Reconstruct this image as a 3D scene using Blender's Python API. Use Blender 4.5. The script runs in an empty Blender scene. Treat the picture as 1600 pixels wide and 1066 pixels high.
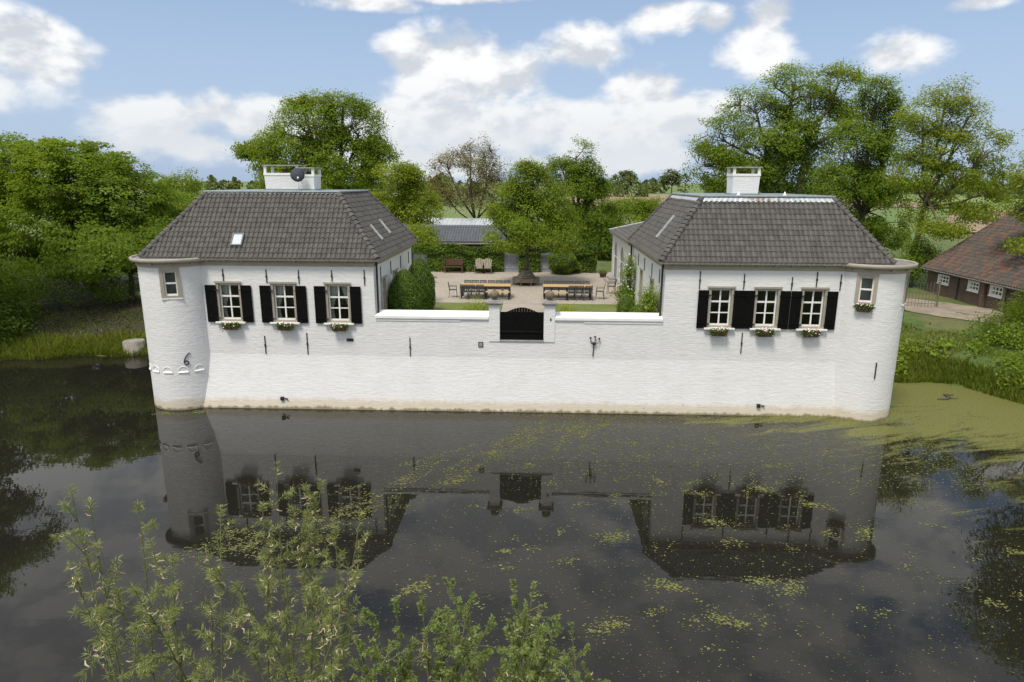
import bpy, math, random
import numpy as np
from mathutils import Matrix, Vector

random.seed(7)
rng = np.random.default_rng(11)
SC = bpy.context.scene
COL = SC.collection
PI = math.pi

# ------------------------------------------------------------------ camera
CAMPOS = np.array([0.0, -27.0, 9.517])
A_R = np.array([0.99914, 0.04118, 0.0041])
A_U = np.array([-0.01361, 0.23339, 0.97229])
A_F = np.array([-0.03908, 0.97151, -0.23375])
cam = bpy.data.cameras.new('camera')
cam.sensor_width = 36.0
cam.lens = 36.0 * 1036.75 / 1600.0
cam.clip_start = 0.1
cam.clip_end = 8000
cam_o = bpy.data.objects.new('camera', cam)
COL.objects.link(cam_o)
m = Matrix.Identity(4)
for i in range(3):
    m[i][0], m[i][1], m[i][2], m[i][3] = A_R[i], A_U[i], -A_F[i], CAMPOS[i]
cam_o.matrix_world = m
SC.camera = cam_o

# ------------------------------------------------------------------ light
SUN_EL, SUN_AZ = 61.0, 208.0        # azimuth clockwise from +y
sd = Vector((math.sin(math.radians(SUN_AZ)) * math.cos(math.radians(SUN_EL)),
             math.cos(math.radians(SUN_AZ)) * math.cos(math.radians(SUN_EL)),
             math.sin(math.radians(SUN_EL))))
sun = bpy.data.lights.new('sun', 'SUN')
sun.energy = 1.5
sun.angle = math.radians(14)
sun.color = (1.0, 0.93, 0.82)
sun_o = bpy.data.objects.new('sun', sun)
COL.objects.link(sun_o)
sun_o.location = (0, -40, 60)
sun_o.rotation_euler = sd.to_track_quat('Z', 'Y').to_euler()

SC.view_settings.view_transform = 'Standard'
SC.view_settings.look = 'None'
SC.view_settings.gamma = 1.0
SC.view_settings.use_curve_mapping = False
SC.view_settings.exposure = 1.12
SC.cycles.use_denoising = True
SC.cycles.max_bounces = 6
SC.cycles.transparent_max_bounces = 8
SC.cycles.sample_clamp_indirect = 6.0

# ------------------------------------------------------------------ node helpers
class NT:
    def __init__(s, tree):
        s.t = tree; s.n = tree.nodes; s.l = tree.links
    def add(s, typ, **kw):
        n = s.n.new(typ)
        for k, v in kw.items(): setattr(n, k, v)
        return n
    def put(s, sock, v):
        if hasattr(v, 'is_linked') or hasattr(v, 'links'): s.l.new(v, sock)
        elif v is not None: sock.default_value = v
    def math(s, op, a, b=None, c=None, clamp=False):
        n = s.add('ShaderNodeMath', operation=op, use_clamp=clamp)
        s.put(n.inputs[0], a)
        if b is not None: s.put(n.inputs[1], b)
        if c is not None: s.put(n.inputs[2], c)
        return n.outputs[0]
    def vec(s, op, a, b=None):
        n = s.add('ShaderNodeVectorMath', operation=op)
        s.put(n.inputs[0], a)
        if b is not None: s.put(n.inputs[1], b)
        return n.outputs['Value'] if op in ('DOT_PRODUCT', 'LENGTH') else n.outputs[0]
    def noise(s, v, scale, detail=4, rough=0.55, dist=0.0, out=0):
        n = s.add('ShaderNodeTexNoise')
        s.put(n.inputs['Vector'], v)
        n.inputs['Scale'].default_value = scale; n.inputs['Detail'].default_value = detail
        n.inputs['Roughness'].default_value = rough; n.inputs['Distortion'].default_value = dist
        return n.outputs[out]
    def ramp(s, f, a, b, lo=0.0, hi=1.0, smooth=True):
        n = s.add('ShaderNodeMapRange', interpolation_type='SMOOTHSTEP' if smooth else 'LINEAR')
        s.put(n.inputs[0], f)
        for i, v in zip((1, 2, 3, 4), (a, b, lo, hi)): s.put(n.inputs[i], v)
        return n.outputs[0]
    def mix(s, f, a, b, blend='MIX'):
        n = s.add('ShaderNodeMix', data_type='RGBA', blend_type=blend)
        s.put(n.inputs[0], f)
        for i, v in ((6, a), (7, b)):
            s.put(n.inputs[i], v if not isinstance(v, tuple) else (*v[:3], 1.0))
        return n.outputs[2]
    def sep(s, v):
        n = s.add('ShaderNodeSeparateXYZ'); s.put(n.inputs[0], v); return n.outputs
    def comb(s, x, y, z):
        n = s.add('ShaderNodeCombineXYZ')
        for i, v in enumerate((x, y, z)): s.put(n.inputs[i], v)
        return n.outputs[0]
    def pos(s): return s.add('ShaderNodeNewGeometry').outputs['Position']
    def attr(s, name):
        n = s.add('ShaderNodeAttribute'); n.attribute_name = name; return n.outputs['Fac']
    def bump(s, h, strength=0.3, dist=0.02):
        n = s.add('ShaderNodeBump'); n.inputs['Strength'].default_value = strength
        n.inputs['Distance'].default_value = dist; s.put(n.inputs['Height'], h); return n.outputs[0]

MATS = {}
def mat(name, fn):
    m_ = bpy.data.materials.new(name); m_.use_nodes = True
    t = NT(m_.node_tree); bs = t.n['Principled BSDF']
    fn(t, bs); MATS[name] = m_
    return m_
def P(t, bs, col=None, rough=None, **kw):
    if col is not None: t.put(bs.inputs['Base Color'], (*col, 1.0) if isinstance(col, tuple) else col)
    if rough is not None: t.put(bs.inputs['Roughness'], rough)
    for k, v in kw.items(): t.put(bs.inputs[k.replace('_', ' ')], v)

# ------------------------------------------------------------------ world: Nishita sky with cumulus
def pix_dir(px, py):
    d = A_F + A_R * (px - 800) / 1036.75 - A_U * (py - 533) / 1036.75
    return d / np.linalg.norm(d)
w = bpy.data.worlds.new('World'); SC.world = w; w.use_nodes = True
w.cycles.sampling_method = 'MANUAL'; w.cycles.sample_map_resolution = 512
t = NT(w.node_tree); t.n.clear()
sky = t.add('ShaderNodeTexSky', sky_type='NISHITA', sun_disc=False)
sky.sun_elevation = math.radians(SUN_EL); sky.sun_rotation = math.radians(SUN_AZ)
sky.air_density = 1.0; sky.dust_density = 2.2; sky.ozone_density = 1.0
D = t.vec('NORMALIZE', t.add('ShaderNodeTexCoord').outputs['Generated'])
dx, dy, dz = t.sep(D)
blobs = [(40, 88, 62, 52), (62, 55, 25, 28), (-40, 110, 70, 45), (255, 190, 85, 42), (330, 178, 55, 38), (400, 195, 95, 42), (300, 228, 130, 36),
         (520, 205, 130, 45), (650, 95, 62, 50), (725, 80, 70, 48), (790, 118, 95, 48), (900, 82, 62, 42), (690, 128, 100, 35),
         (640, 190, 90, 42), (760, 205, 130, 48), (880, 190, 110, 45), (1010, 150, 70, 36), (1060, 185, 95, 45),
         (960, 215, 140, 40), (1035, 28, 62, 26), (1120, 30, 30, 20), (1190, 70, 62, 42), (1205, 25, 40, 34), (1390, 85, 55, 34),
         (560, 4, 95, 14), (720, -4, 120, 10), (700, 255, 260, 30), (1000, 250, 160, 30), (1530, 5, 40, 12)]
mx = None
for (bx, by, rx, ry) in blobs:
    c = pix_dir(bx, by)
    r_ = np.array([c[1], -c[0], 0.0]); r_ /= np.linalg.norm(r_)
    u_ = np.cross(r_, c)
    a = t.vec('DOT_PRODUCT', D, tuple(r_ * 1036.75 / (rx * 1.25)))
    b = t.vec('DOT_PRODUCT', D, tuple(u_ * 1036.75 / (ry * 1.25)))
    f = t.math('SUBTRACT', 1.0, t.vec('LENGTH', t.comb(a, b, 0.0)))
    mx = f if mx is None else t.math('SMOOTH_MAX', mx, f, 0.12)
vs = t.vec('MULTIPLY', D, (1.0, 1.0, 1.7))
n1 = t.noise(vs, 8.5, 10, 0.56, 0.15)
n2 = t.noise(t.vec('ADD', vs, (-0.012, -0.01, 0.035)), 8.5, 10, 0.56, 0.15)
nb = t.noise(vs, 2.6, 5, 0.5)
# generic broken cumulus everywhere outside the field of view
cv = pix_dir(800, 180)
inx = t.vec('DOT_PRODUCT', D, (1.0 / 0.75, 0.0, 0.0))
iny = t.math('MULTIPLY', t.math('SUBTRACT', dz, 0.10), 1.0 / 0.17)
inv = t.ramp(t.vec('LENGTH', t.comb(inx, iny, 0.0)), 0.95, 1.35)
front = t.ramp(dy, 0.05, 0.25)
outv = t.math('MAXIMUM', inv, t.math('SUBTRACT', 1.0, front))
gen = t.math('MULTIPLY', t.math('SUBTRACT', nb, 0.30), 3.0)
base = t.math('ADD', t.math('MULTIPLY', t.math('MAXIMUM', mx, -1.0), t.math('SUBTRACT', 1.0, outv)), t.math('MULTIPLY', gen, outv))
dens = t.math('ADD', base, t.math('MULTIPLY', t.math('SUBTRACT', n1, 0.5), 2.1))
cl = t.ramp(dens, 0.12, 0.62)
lit = t.ramp(t.math('SUBTRACT', n1, n2), -0.10, 0.09)
soft = t.ramp(dens, 0.25, 1.3)
ccol = t.mix(lit, (5.7, 6.0, 6.5), (9.0, 9.0, 8.9))
ccol = t.mix(t.ramp(dz, 0.0, 0.17), (6.9, 7.2, 7.5), ccol)
hs = t.ramp(dz, -0.02, 0.42, 1.0, 0.0)
skyc = t.mix(t.math('MULTIPLY', hs, 0.58), sky.outputs[0], (5.6, 6.6, 8.0))
skyc = t.mix(0.35, skyc, (3.6, 5.3, 8.4))
full = t.mix(t.math('MULTIPLY', cl, 0.95), skyc, ccol)
bg = t.add('ShaderNodeBackground'); t.put(bg.inputs[0], full); bg.inputs[1].default_value = 0.0525
out = t.add('ShaderNodeOutputWorld'); t.l.new(bg.outputs[0], out.inputs[0])

# ------------------------------------------------------------------ materials
def f_white(t, bs):
    p = t.pos(); x, y, z = t.sep(p)
    v = t.comb(t.math('ADD', x, t.math('MULTIPLY', y, 0.83)), z, 0.0)
    br = t.add('ShaderNodeTexBrick'); t.put(br.inputs['Vector'], v)
    br.inputs['Scale'].default_value = 1.0; br.inputs['Mortar Size'].default_value = 0.008
    br.inputs['Mortar Smooth'].default_value = 0.6
    br.inputs['Brick Width'].default_value = 0.23; br.inputs['Row Height'].default_value = 0.075
    br.inputs['Color1'].default_value = (0.85, 0.85, 0.85, 1); br.inputs['Color2'].default_value = (1, 1, 1, 1)
    br.inputs['Mortar'].default_value = (0.25, 0.25, 0.25, 1)
    vz = t.vec('MULTIPLY', p, (1.0, 1.0, 2.6))
    lump = t.noise(vz, 3.2, 5, 0.6, 0.4)
    fine = t.noise(p, 22, 3, 0.6)
    h = t.math('ADD', t.math('MULTIPLY', br.outputs[0], 0.42), t.math('ADD', t.math('MULTIPLY', lump, 2.3), t.math('MULTIPLY', fine, 0.35)))
    n = t.bump(h, 0.34, 0.03)
    nz = t.noise(p, 1.1, 4, 0.6)
    edge = t.math('ADD', z, t.math('MULTIPLY', t.math('SUBTRACT', t.noise(t.vec('MULTIPLY', p, (1, 1, 0.4)), 3.5, 4, 0.65), 0.5), 0.42))
    st = t.ramp(edge, 0.26, 0.56, 1.0, 0.0)
    low = t.ramp(edge, 0.02, 0.14, 1.0, 0.0)
    wear = t.ramp(nz, 0.35, 0.75)
    c = t.mix(wear, (0.75, 0.75, 0.755), (0.70, 0.705, 0.70))
    streak = t.ramp(t.noise(t.vec('MULTIPLY', p, (5.0, 5.0, 0.25)), 1.6, 4, 0.6), 0.54, 0.74, 0.0, 0.42)
    c = t.mix(streak, c, (0.66, 0.65, 0.61))
    c = t.mix(t.math('MULTIPLY', st, 0.85), c, (0.60, 0.53, 0.40))
    c = t.mix(t.math('MULTIPLY', low, 0.9), c, (0.20, 0.17, 0.09))
    spot = t.math('MULTIPLY', st, t.ramp(t.noise(p, 5.5, 5, 0.7), 0.66, 0.72))
    c = t.mix(spot, c, (0.14, 0.10, 0.06))
    P(t, bs, c, 0.75, Normal=n)
mat('white_painted_brick', f_white)
def plain(name, col, rough=0.6, var=0.0, scale=3.0, bump=0.0, metal=0.0, bscale=40, bd=0.01):
    def fn(t, bs):
        p = t.pos(); c = col
        if var:
            lo = tuple(x * (1 - var) for x in col); hi = tuple(min(1, x * (1 + var)) for x in col)
            c = t.mix(t.ramp(t.noise(p, scale, 5, 0.6), 0.3, 0.7), lo, hi)
        P(t, bs, c, rough, Metallic=metal)
        if bump: P(t, bs, Normal=t.bump(t.noise(p, bscale, 4, 0.6), bump, bd))
    return mat(name, fn)
plain('white_paint', (0.80, 0.80, 0.78), 0.45, 0.05, 6)
plain('coping_white', (0.83, 0.83, 0.81), 0.6, 0.05, 2, 0.2, bscale=12)
plain('beige_paint', (0.345, 0.31, 0.255), 0.5, 0.08, 3)
plain('black_paint', (0.004, 0.0045, 0.004), 0.85, 0.3, 8); MATS['black_paint'].node_tree.nodes['Principled BSDF'].inputs['Specular IOR Level'].default_value = 0.12
plain('iron', (0.018, 0.018, 0.019), 0.55, 0.3, 20)
plain('zinc', (0.24, 0.29, 0.31), 0.45, 0.15, 2.5, 0.1, metal=0.35, bscale=6)
plain('lead_flashing', (0.42, 0.44, 0.45), 0.6, 0.25, 5)
plain('deck_grey', (0.20, 0.19, 0.18), 0.8, 0.2, 3)
plain('plaster_dark', (0.10, 0.095, 0.09), 0.9)
plain('curtain_cloth', (0.78, 0.77, 0.74), 0.9, 0.06, 9)
plain('stone_grey', (0.30, 0.29, 0.27), 0.85, 0.25, 9, 0.4)
plain('stone_ball', (0.17, 0.14, 0.10), 0.9, 0.4, 14, 0.5)
plain('concrete', (0.25, 0.235, 0.20), 0.9, 0.3, 4, 0.4)
plain('dish_grey', (0.05, 0.057, 0.068), 0.85)
plain('chair_grey', (0.055, 0.06, 0.065), 0.5, 0.1, 8)
plain('door_blue', (0.26, 0.285, 0.32), 0.55, 0.12, 3)
plain('bench_brown', (0.10, 0.052, 0.032), 0.65, 0.25, 8)
plain('weathered_wood', (0.17, 0.14, 0.11), 0.8, 0.3, 8)
plain('pale_wood', (0.30, 0.26, 0.20), 0.8, 0.2, 8)
plain('soil', (0.05, 0.035, 0.022), 0.95, 0.3, 20)
plain('terracotta', (0.12, 0.07, 0.05), 0.8, 0.2, 8)
plain('slate', (0.115, 0.125, 0.14), 0.6, 0.15, 3)
plain('pale_roof', (0.50, 0.53, 0.57), 0.35, 0.12, 1.5)
plain('roof_window_glass', (0.55, 0.60, 0.66), 0.15)
plain('flower_red', (0.55, 0.03, 0.03), 0.6)
plain('flower_white', (0.8, 0.78, 0.78), 0.6)
plain('car_paint', (0.75, 0.76, 0.78), 0.3)
plain('rubber', (0.02, 0.02, 0.02), 0.7)
plain('grey_panel', (0.22, 0.225, 0.235), 0.6, 0.08, 2)  # door panel grey, darkened to carry the shadow of the arch reveals
def f_wood(t, bs):
    p = t.pos()
    g = t.noise(t.vec('MULTIPLY', p, (2.0, 30.0, 30.0)), 1.5, 4, 0.6)
    P(t, bs, t.mix(t.ramp(g, 0.3, 0.7), (0.42, 0.27, 0.115), (0.60, 0.42, 0.20)), 0.55)
mat('table_wood', f_wood)
def f_glass(t, bs):
    fr = t.add('ShaderNodeFresnel'); fr.inputs[0].default_value = 1.5
    tr = t.add('ShaderNodeBsdfTransparent'); tr.inputs[0].default_value = (0.82, 0.86, 0.84, 1)
    gl = t.add('ShaderNodeBsdfGlossy'); gl.inputs['Roughness'].default_value = 0.02
    n = t.bump(t.noise(t.pos(), 1.6, 2), 0.06, 0.05); t.put(gl.inputs['Normal'], n)
    mx_ = t.add('ShaderNodeMixShader'); t.put(mx_.inputs[0], fr.outputs[0])
    t.l.new(tr.outputs[0], mx_.inputs[1]); t.l.new(gl.outputs[0], mx_.inputs[2])
    t.l.new(mx_.outputs[0], t.n['Material Output'].inputs[0])
mat('glass', f_glass)
def tiles(name, lo, hi, moss, third=None):
    def fn(t, bs):
        p = t.pos(); a = t.attr('tint')
        c = t.mix(a, lo, hi)
        if third: c = t.mix(t.ramp(t.attr('tint_two'), 0.74, 0.86), c, third)
        c = t.mix(t.ramp(t.noise(p, 0.8, 5, 0.6), 0.45, 0.7, 0.0, 0.55), c, moss)
        c = t.mix(t.ramp(t.noise(p, 14, 4, 0.7), 0.55, 0.75, 0.0, 0.4), c, tuple(x * 1.8 for x in hi))
        P(t, bs, c, 0.72, Normal=t.bump(t.noise(p, 60, 3), 0.25, 0.006))
    return mat(name, fn)
tiles('roof_tile', (0.062, 0.059, 0.056), (0.102, 0.097, 0.090), (0.095, 0.088, 0.076))
tiles('barn_tile', (0.055, 0.050, 0.047), (0.105, 0.080, 0.064), (0.072, 0.066, 0.050), (0.165, 0.075, 0.048))
def f_brick(t, bs):
    p = t.pos(); x, y, z = t.sep(p)
    br = t.add('ShaderNodeTexBrick'); t.put(br.inputs['Vector'], t.comb(t.math('ADD', x, y), z, 0.0))
    br.inputs['Scale'].default_value = 1.0; br.inputs['Brick Width'].default_value = 0.22
    br.inputs['Row Height'].default_value = 0.075; br.inputs['Mortar Size'].default_value = 0.01
    br.inputs['Color1'].default_value = (0.13, 0.072, 0.05, 1); br.inputs['Color2'].default_value = (0.085, 0.05, 0.038, 1)
    br.inputs['Mortar'].default_value = (0.15, 0.13, 0.11, 1)
    c = t.mix(t.ramp(t.noise(p, 1.2, 4), 0.4, 0.7, 0, 0.5), br.outputs[0], (0.06, 0.05, 0.04))
    P(t, bs, c, 0.9, Normal=t.bump(br.outputs['Fac'], -0.4, 0.01))
mat('barn_brick', f_brick)
def leafmat(name, dark, light, trans=0.45, rough=0.65):
    def fn(t, bs):
        a = t.attr('tint')
        c = t.mix(a, dark, light)
        P(t, bs, c, rough); bs.inputs['Specular IOR Level'].default_value = 0.12
        tl = t.add('ShaderNodeBsdfTranslucent'); t.put(tl.inputs[0], t.mix(0.5, c, (light[0] * 1.5, light[1] * 1.35, light[2] * 0.7)))
        ms = t.add('ShaderNodeMixShader'); ms.inputs[0].default_value = trans
        t.l.new(bs.outputs[0], ms.inputs[1]); t.l.new(tl.outputs[0], ms.inputs[2])
        t.l.new(ms.outputs[0], t.n['Material Output'].inputs[0])
    return mat(name, fn)
leafmat('leaf_mid', (0.090, 0.150, 0.015), (0.255, 0.365, 0.045))
leafmat('leaf_dark', (0.050, 0.092, 0.012), (0.150, 0.225, 0.032))
leafmat('leaf_fresh', (0.120, 0.185, 0.018), (0.285, 0.385, 0.047))
leafmat('leaf_yellow', (0.150, 0.215, 0.020), (0.340, 0.420, 0.052))
leafmat('leaf_brown', (0.145, 0.145, 0.051), (0.340, 0.306, 0.136))
leafmat('leaf_blue', (0.087, 0.131, 0.036), (0.183, 0.230, 0.064))
leafmat('leaf_box', (0.060, 0.115, 0.012), (0.165, 0.260, 0.032), 0.25)
leafmat('leaf_ivy', (0.042, 0.085, 0.013), (0.143, 0.207, 0.028), 0.2, 0.4)
leafmat('leaf_willow', (0.140, 0.185, 0.060), (0.340, 0.385, 0.150), 0.45)
leafmat('leaf_sallow', (0.135, 0.190, 0.055), (0.320, 0.385, 0.130), 0.4)
leafmat('grass_blade', (0.096, 0.146, 0.018), (0.269, 0.291, 0.046), 0.35)
leafmat('catkin_cream', (0.462, 0.374, 0.220), (0.726, 0.638, 0.462), 0.25)
leafmat('far_leaf', (0.064, 0.096, 0.026), (0.141, 0.168, 0.043), 0.2)
leafmat('duckweed_fleck', (0.100, 0.112, 0.034), (0.230, 0.240, 0.085), 0.1)
leafmat('litter', (0.045, 0.033, 0.019), (0.150, 0.115, 0.072), 0.1)
def f_bark(t, bs):
    p = t.pos()
    n = t.noise(t.vec('MULTIPLY', p, (1, 1, 0.25)), 9, 5, 0.7)
    P(t, bs, t.mix(t.ramp(n, 0.3, 0.7), (0.045, 0.036, 0.026), (0.13, 0.11, 0.08)), 0.9, Normal=t.bump(n, 0.6, 0.03))
mat('bark', f_bark)
def f_barkl(t, bs):
    p = t.pos()
    n = t.noise(t.vec('MULTIPLY', p, (1, 1, 0.25)), 9, 5, 0.7)
    P(t, bs, t.mix(t.ramp(n, 0.3, 0.7), (0.10, 0.085, 0.05), (0.21, 0.18, 0.12)), 0.9, Normal=t.bump(n, 0.5, 0.03))
mat('bark_light', f_barkl)
plain('twig_green', (0.11, 0.12, 0.05), 0.7, 0.25, 12)
plain('leaf_core', (0.022, 0.048, 0.010), 0.9, 0.3, 10)
def f_ground(t, bs):
    p = t.pos(); x, y, z = t.sep(p)
    n = t.noise(p, 0.35, 6, 0.62, 0.3); n2_ = t.noise(p, 2.6, 5, 0.7); nf = t.noise(p, 0.012, 3, 0.5)
    g = t.mix(t.ramp(n2_, 0.3, 0.7), (0.050, 0.088, 0.016), (0.105, 0.150, 0.032))
    g = t.mix(t.ramp(n, 0.48, 0.66, 0, 0.75), g, (0.16, 0.14, 0.065))
    far = t.mix(t.ramp(nf, 0.42, 0.58), (0.11, 0.17, 0.038), (0.16, 0.19, 0.065))
    g = t.mix(t.ramp(y, 55, 90), g, far)
    # bare leaf-strewn earth under the trees west of the moat, colour darkened for canopy shade
    e = t.math('MULTIPLY', t.ramp(t.math('ADD', x, t.math('MULTIPLY', n, 5.0)), -18.5, -16.5, 1.0, 0.0),
               t.math('MULTIPLY', t.ramp(t.math('ADD', y, t.math('MULTIPLY', n2_, 2.0)), 9.2, 11.0), t.ramp(y, 24, 34, 1.0, 0.0)))
    lit_ = t.mix(t.ramp(t.noise(p, 7.0, 4, 0.75), 0.52, 0.66), (0.028, 0.026, 0.014), (0.070, 0.060, 0.038))
    g = t.mix(t.math('MULTIPLY', e, 0.85), g, lit_)
    P(t, bs, g, 0.95, Normal=t.bump(t.noise(p, 9, 5, 0.7), 0.6, 0.08))
mat('ground_cover', f_ground)
def f_lawn(t, bs):
    p = t.pos()
    c = t.mix(t.ramp(t.noise(p, 5, 5, 0.7), 0.3, 0.7), (0.095, 0.135, 0.022), (0.165, 0.20, 0.042))
    c = t.mix(t.ramp(t.noise(p, 0.9, 4), 0.5, 0.7, 0, 0.7), c, (0.21, 0.18, 0.075))
    P(t, bs, c, 0.95, Normal=t.bump(t.noise(p, 40, 3), 0.5, 0.03))
mat('lawn_grass', f_lawn)
def f_gravel(t, bs):
    p = t.pos()
    vo = t.add('ShaderNodeTexVoronoi'); vo.inputs['Scale'].default_value = 16; t.put(vo.inputs['Vector'], p)
    c = t.mix(t.ramp(t.noise(p, 22, 4, 0.8), 0.35, 0.65), (0.35, 0.305, 0.245), (0.57, 0.515, 0.435))
    c = t.mix(t.ramp(vo.outputs['Distance'], 0.25, 0.62, 0, 0.45), c, (0.16, 0.135, 0.105))
    c = t.mix(t.ramp(t.noise(p, 0.5, 4), 0.4, 0.7, 0, 0.4), c, (0.25, 0.22, 0.175))
    P(t, bs, c, 0.95, Normal=t.bump(vo.outputs['Distance'], -0.6, 0.03))
mat('gravel', f_gravel)
plain('field_earth', (0.26, 0.19, 0.125), 0.95, 0.2, 0.05)
plain('field_green', (0.16, 0.22, 0.045), 0.95, 0.2, 0.03)
plain('track_earth', (0.27, 0.225, 0.175), 0.95, 0.2, 1.2, 0.4)
def f_water(t, bs):
    p = t.pos(); x, y, z = t.sep(p)
    rp = t.math('ADD', t.math('MULTIPLY', t.noise(t.vec('MULTIPLY', p, (0.7, 1.6, 1)), 1.4, 3, 0.5), 0.6), t.math('MULTIPLY', t.noise(p, 0.3, 2), 0.8))
    P(t, bs, (0.0145, 0.0135, 0.0105), 0.01, IOR=1.38, Normal=t.bump(rp, 0.045, 0.05))
    # floating green film, thick in the still corner beside the right tower, torn into streaks westward
    rot = t.add('ShaderNodeVectorRotate'); t.put(rot.inputs['Vector'], p); rot.inputs['Axis'].default_value = (0, 0, 1); rot.inputs['Angle'].default_value = -0.35
    stv = t.vec('MULTIPLY', rot.outputs[0], (0.32, 1.5, 1.0))
    n1_ = t.noise(stv, 1.1, 8, 0.68, 0.7); n3 = t.noise(p, 13, 3, 0.7); n4 = t.noise(p, 0.22, 3, 0.5)
    # signed distance-like bias: + in the corner
    a = t.math('SUBTRACT', t.math('MULTIPLY', x, 0.075), 0.74)
    b = t.math('MULTIPLY', t.math('ADD', y, 1.2), 0.062)
    bias = t.math('MINIMUM', t.math('ADD', a, b), 1.0)
    nearwall = t.math('MULTIPLY', t.ramp(y, -4.2, -0.8), t.ramp(x, -6.0, 10.0, 0.0, 0.30))
    tot = t.math('ADD', t.math('ADD', bias, nearwall), t.math('ADD', t.math('MULTIPLY', t.math('SUBTRACT', n1_, 0.5), 3.6), t.math('MULTIPLY', t.math('SUBTRACT', n4, 0.5), 0.9)))
    tot = t.math('ADD', tot, t.math('MULTIPLY', t.math('SUBTRACT', n3, 0.5), 1.1))
    msk = t.ramp(tot, 0.0, 0.85, 0.0, 0.86)
    west = t.ramp(x, -4.0, 3.0)
    msk = t.math('MULTIPLY', msk, west)
    film = t.add('ShaderNodeBsdfPrincipled')
    t.put(film.inputs['Base Color'], t.mix(t.ramp(n3, 0.3, 0.7), (0.105, 0.115, 0.026), (0.215, 0.215, 0.062)))
    film.inputs['Roughness'].default_value = 0.5; film.inputs['Specular IOR Level'].default_value = 0.35
    ms = t.add('ShaderNodeMixShader'); t.put(ms.inputs[0], msk)
    t.l.new(bs.outputs[0], ms.inputs[1]); t.l.new(film.outputs[0], ms.inputs[2])
    t.l.new(ms.outputs[0], t.n['Material Output'].inputs[0])
mat('moat_water', f_water)

# ------------------------------------------------------------------ mesh helpers
WL = {}
def wl(o):
    return WL.get(o.name, np.zeros(3)) if o else np.zeros(3)
def setprops(o, label=None, cat=None, group=None, kind=None):
    for k, v in (('label', label), ('category', cat), ('group', group), ('kind', kind)):
        if v: o[k] = v
    return o
def thing(name, label, cat, loc=(0, 0, 0), group=None, rz=0.0):
    o = bpy.data.objects.new(name, None); COL.objects.link(o); o.empty_display_size = 0.2
    o.location = loc; o.rotation_euler = (0, 0, rz); WL[o.name] = np.array(loc, float)
    return setprops(o, label, cat, group)
def sub(name, parent, loc=None):
    """an Empty part; its meshes are given in world coordinates (no rotation)"""
    o = bpy.data.objects.new(name, None); COL.objects.link(o); o.parent = parent; o.empty_display_size = 0.1
    L = wl(parent) if loc is None else np.array(loc, float)
    o.location = tuple(L - wl(parent)); WL[o.name] = L
    return o
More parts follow.
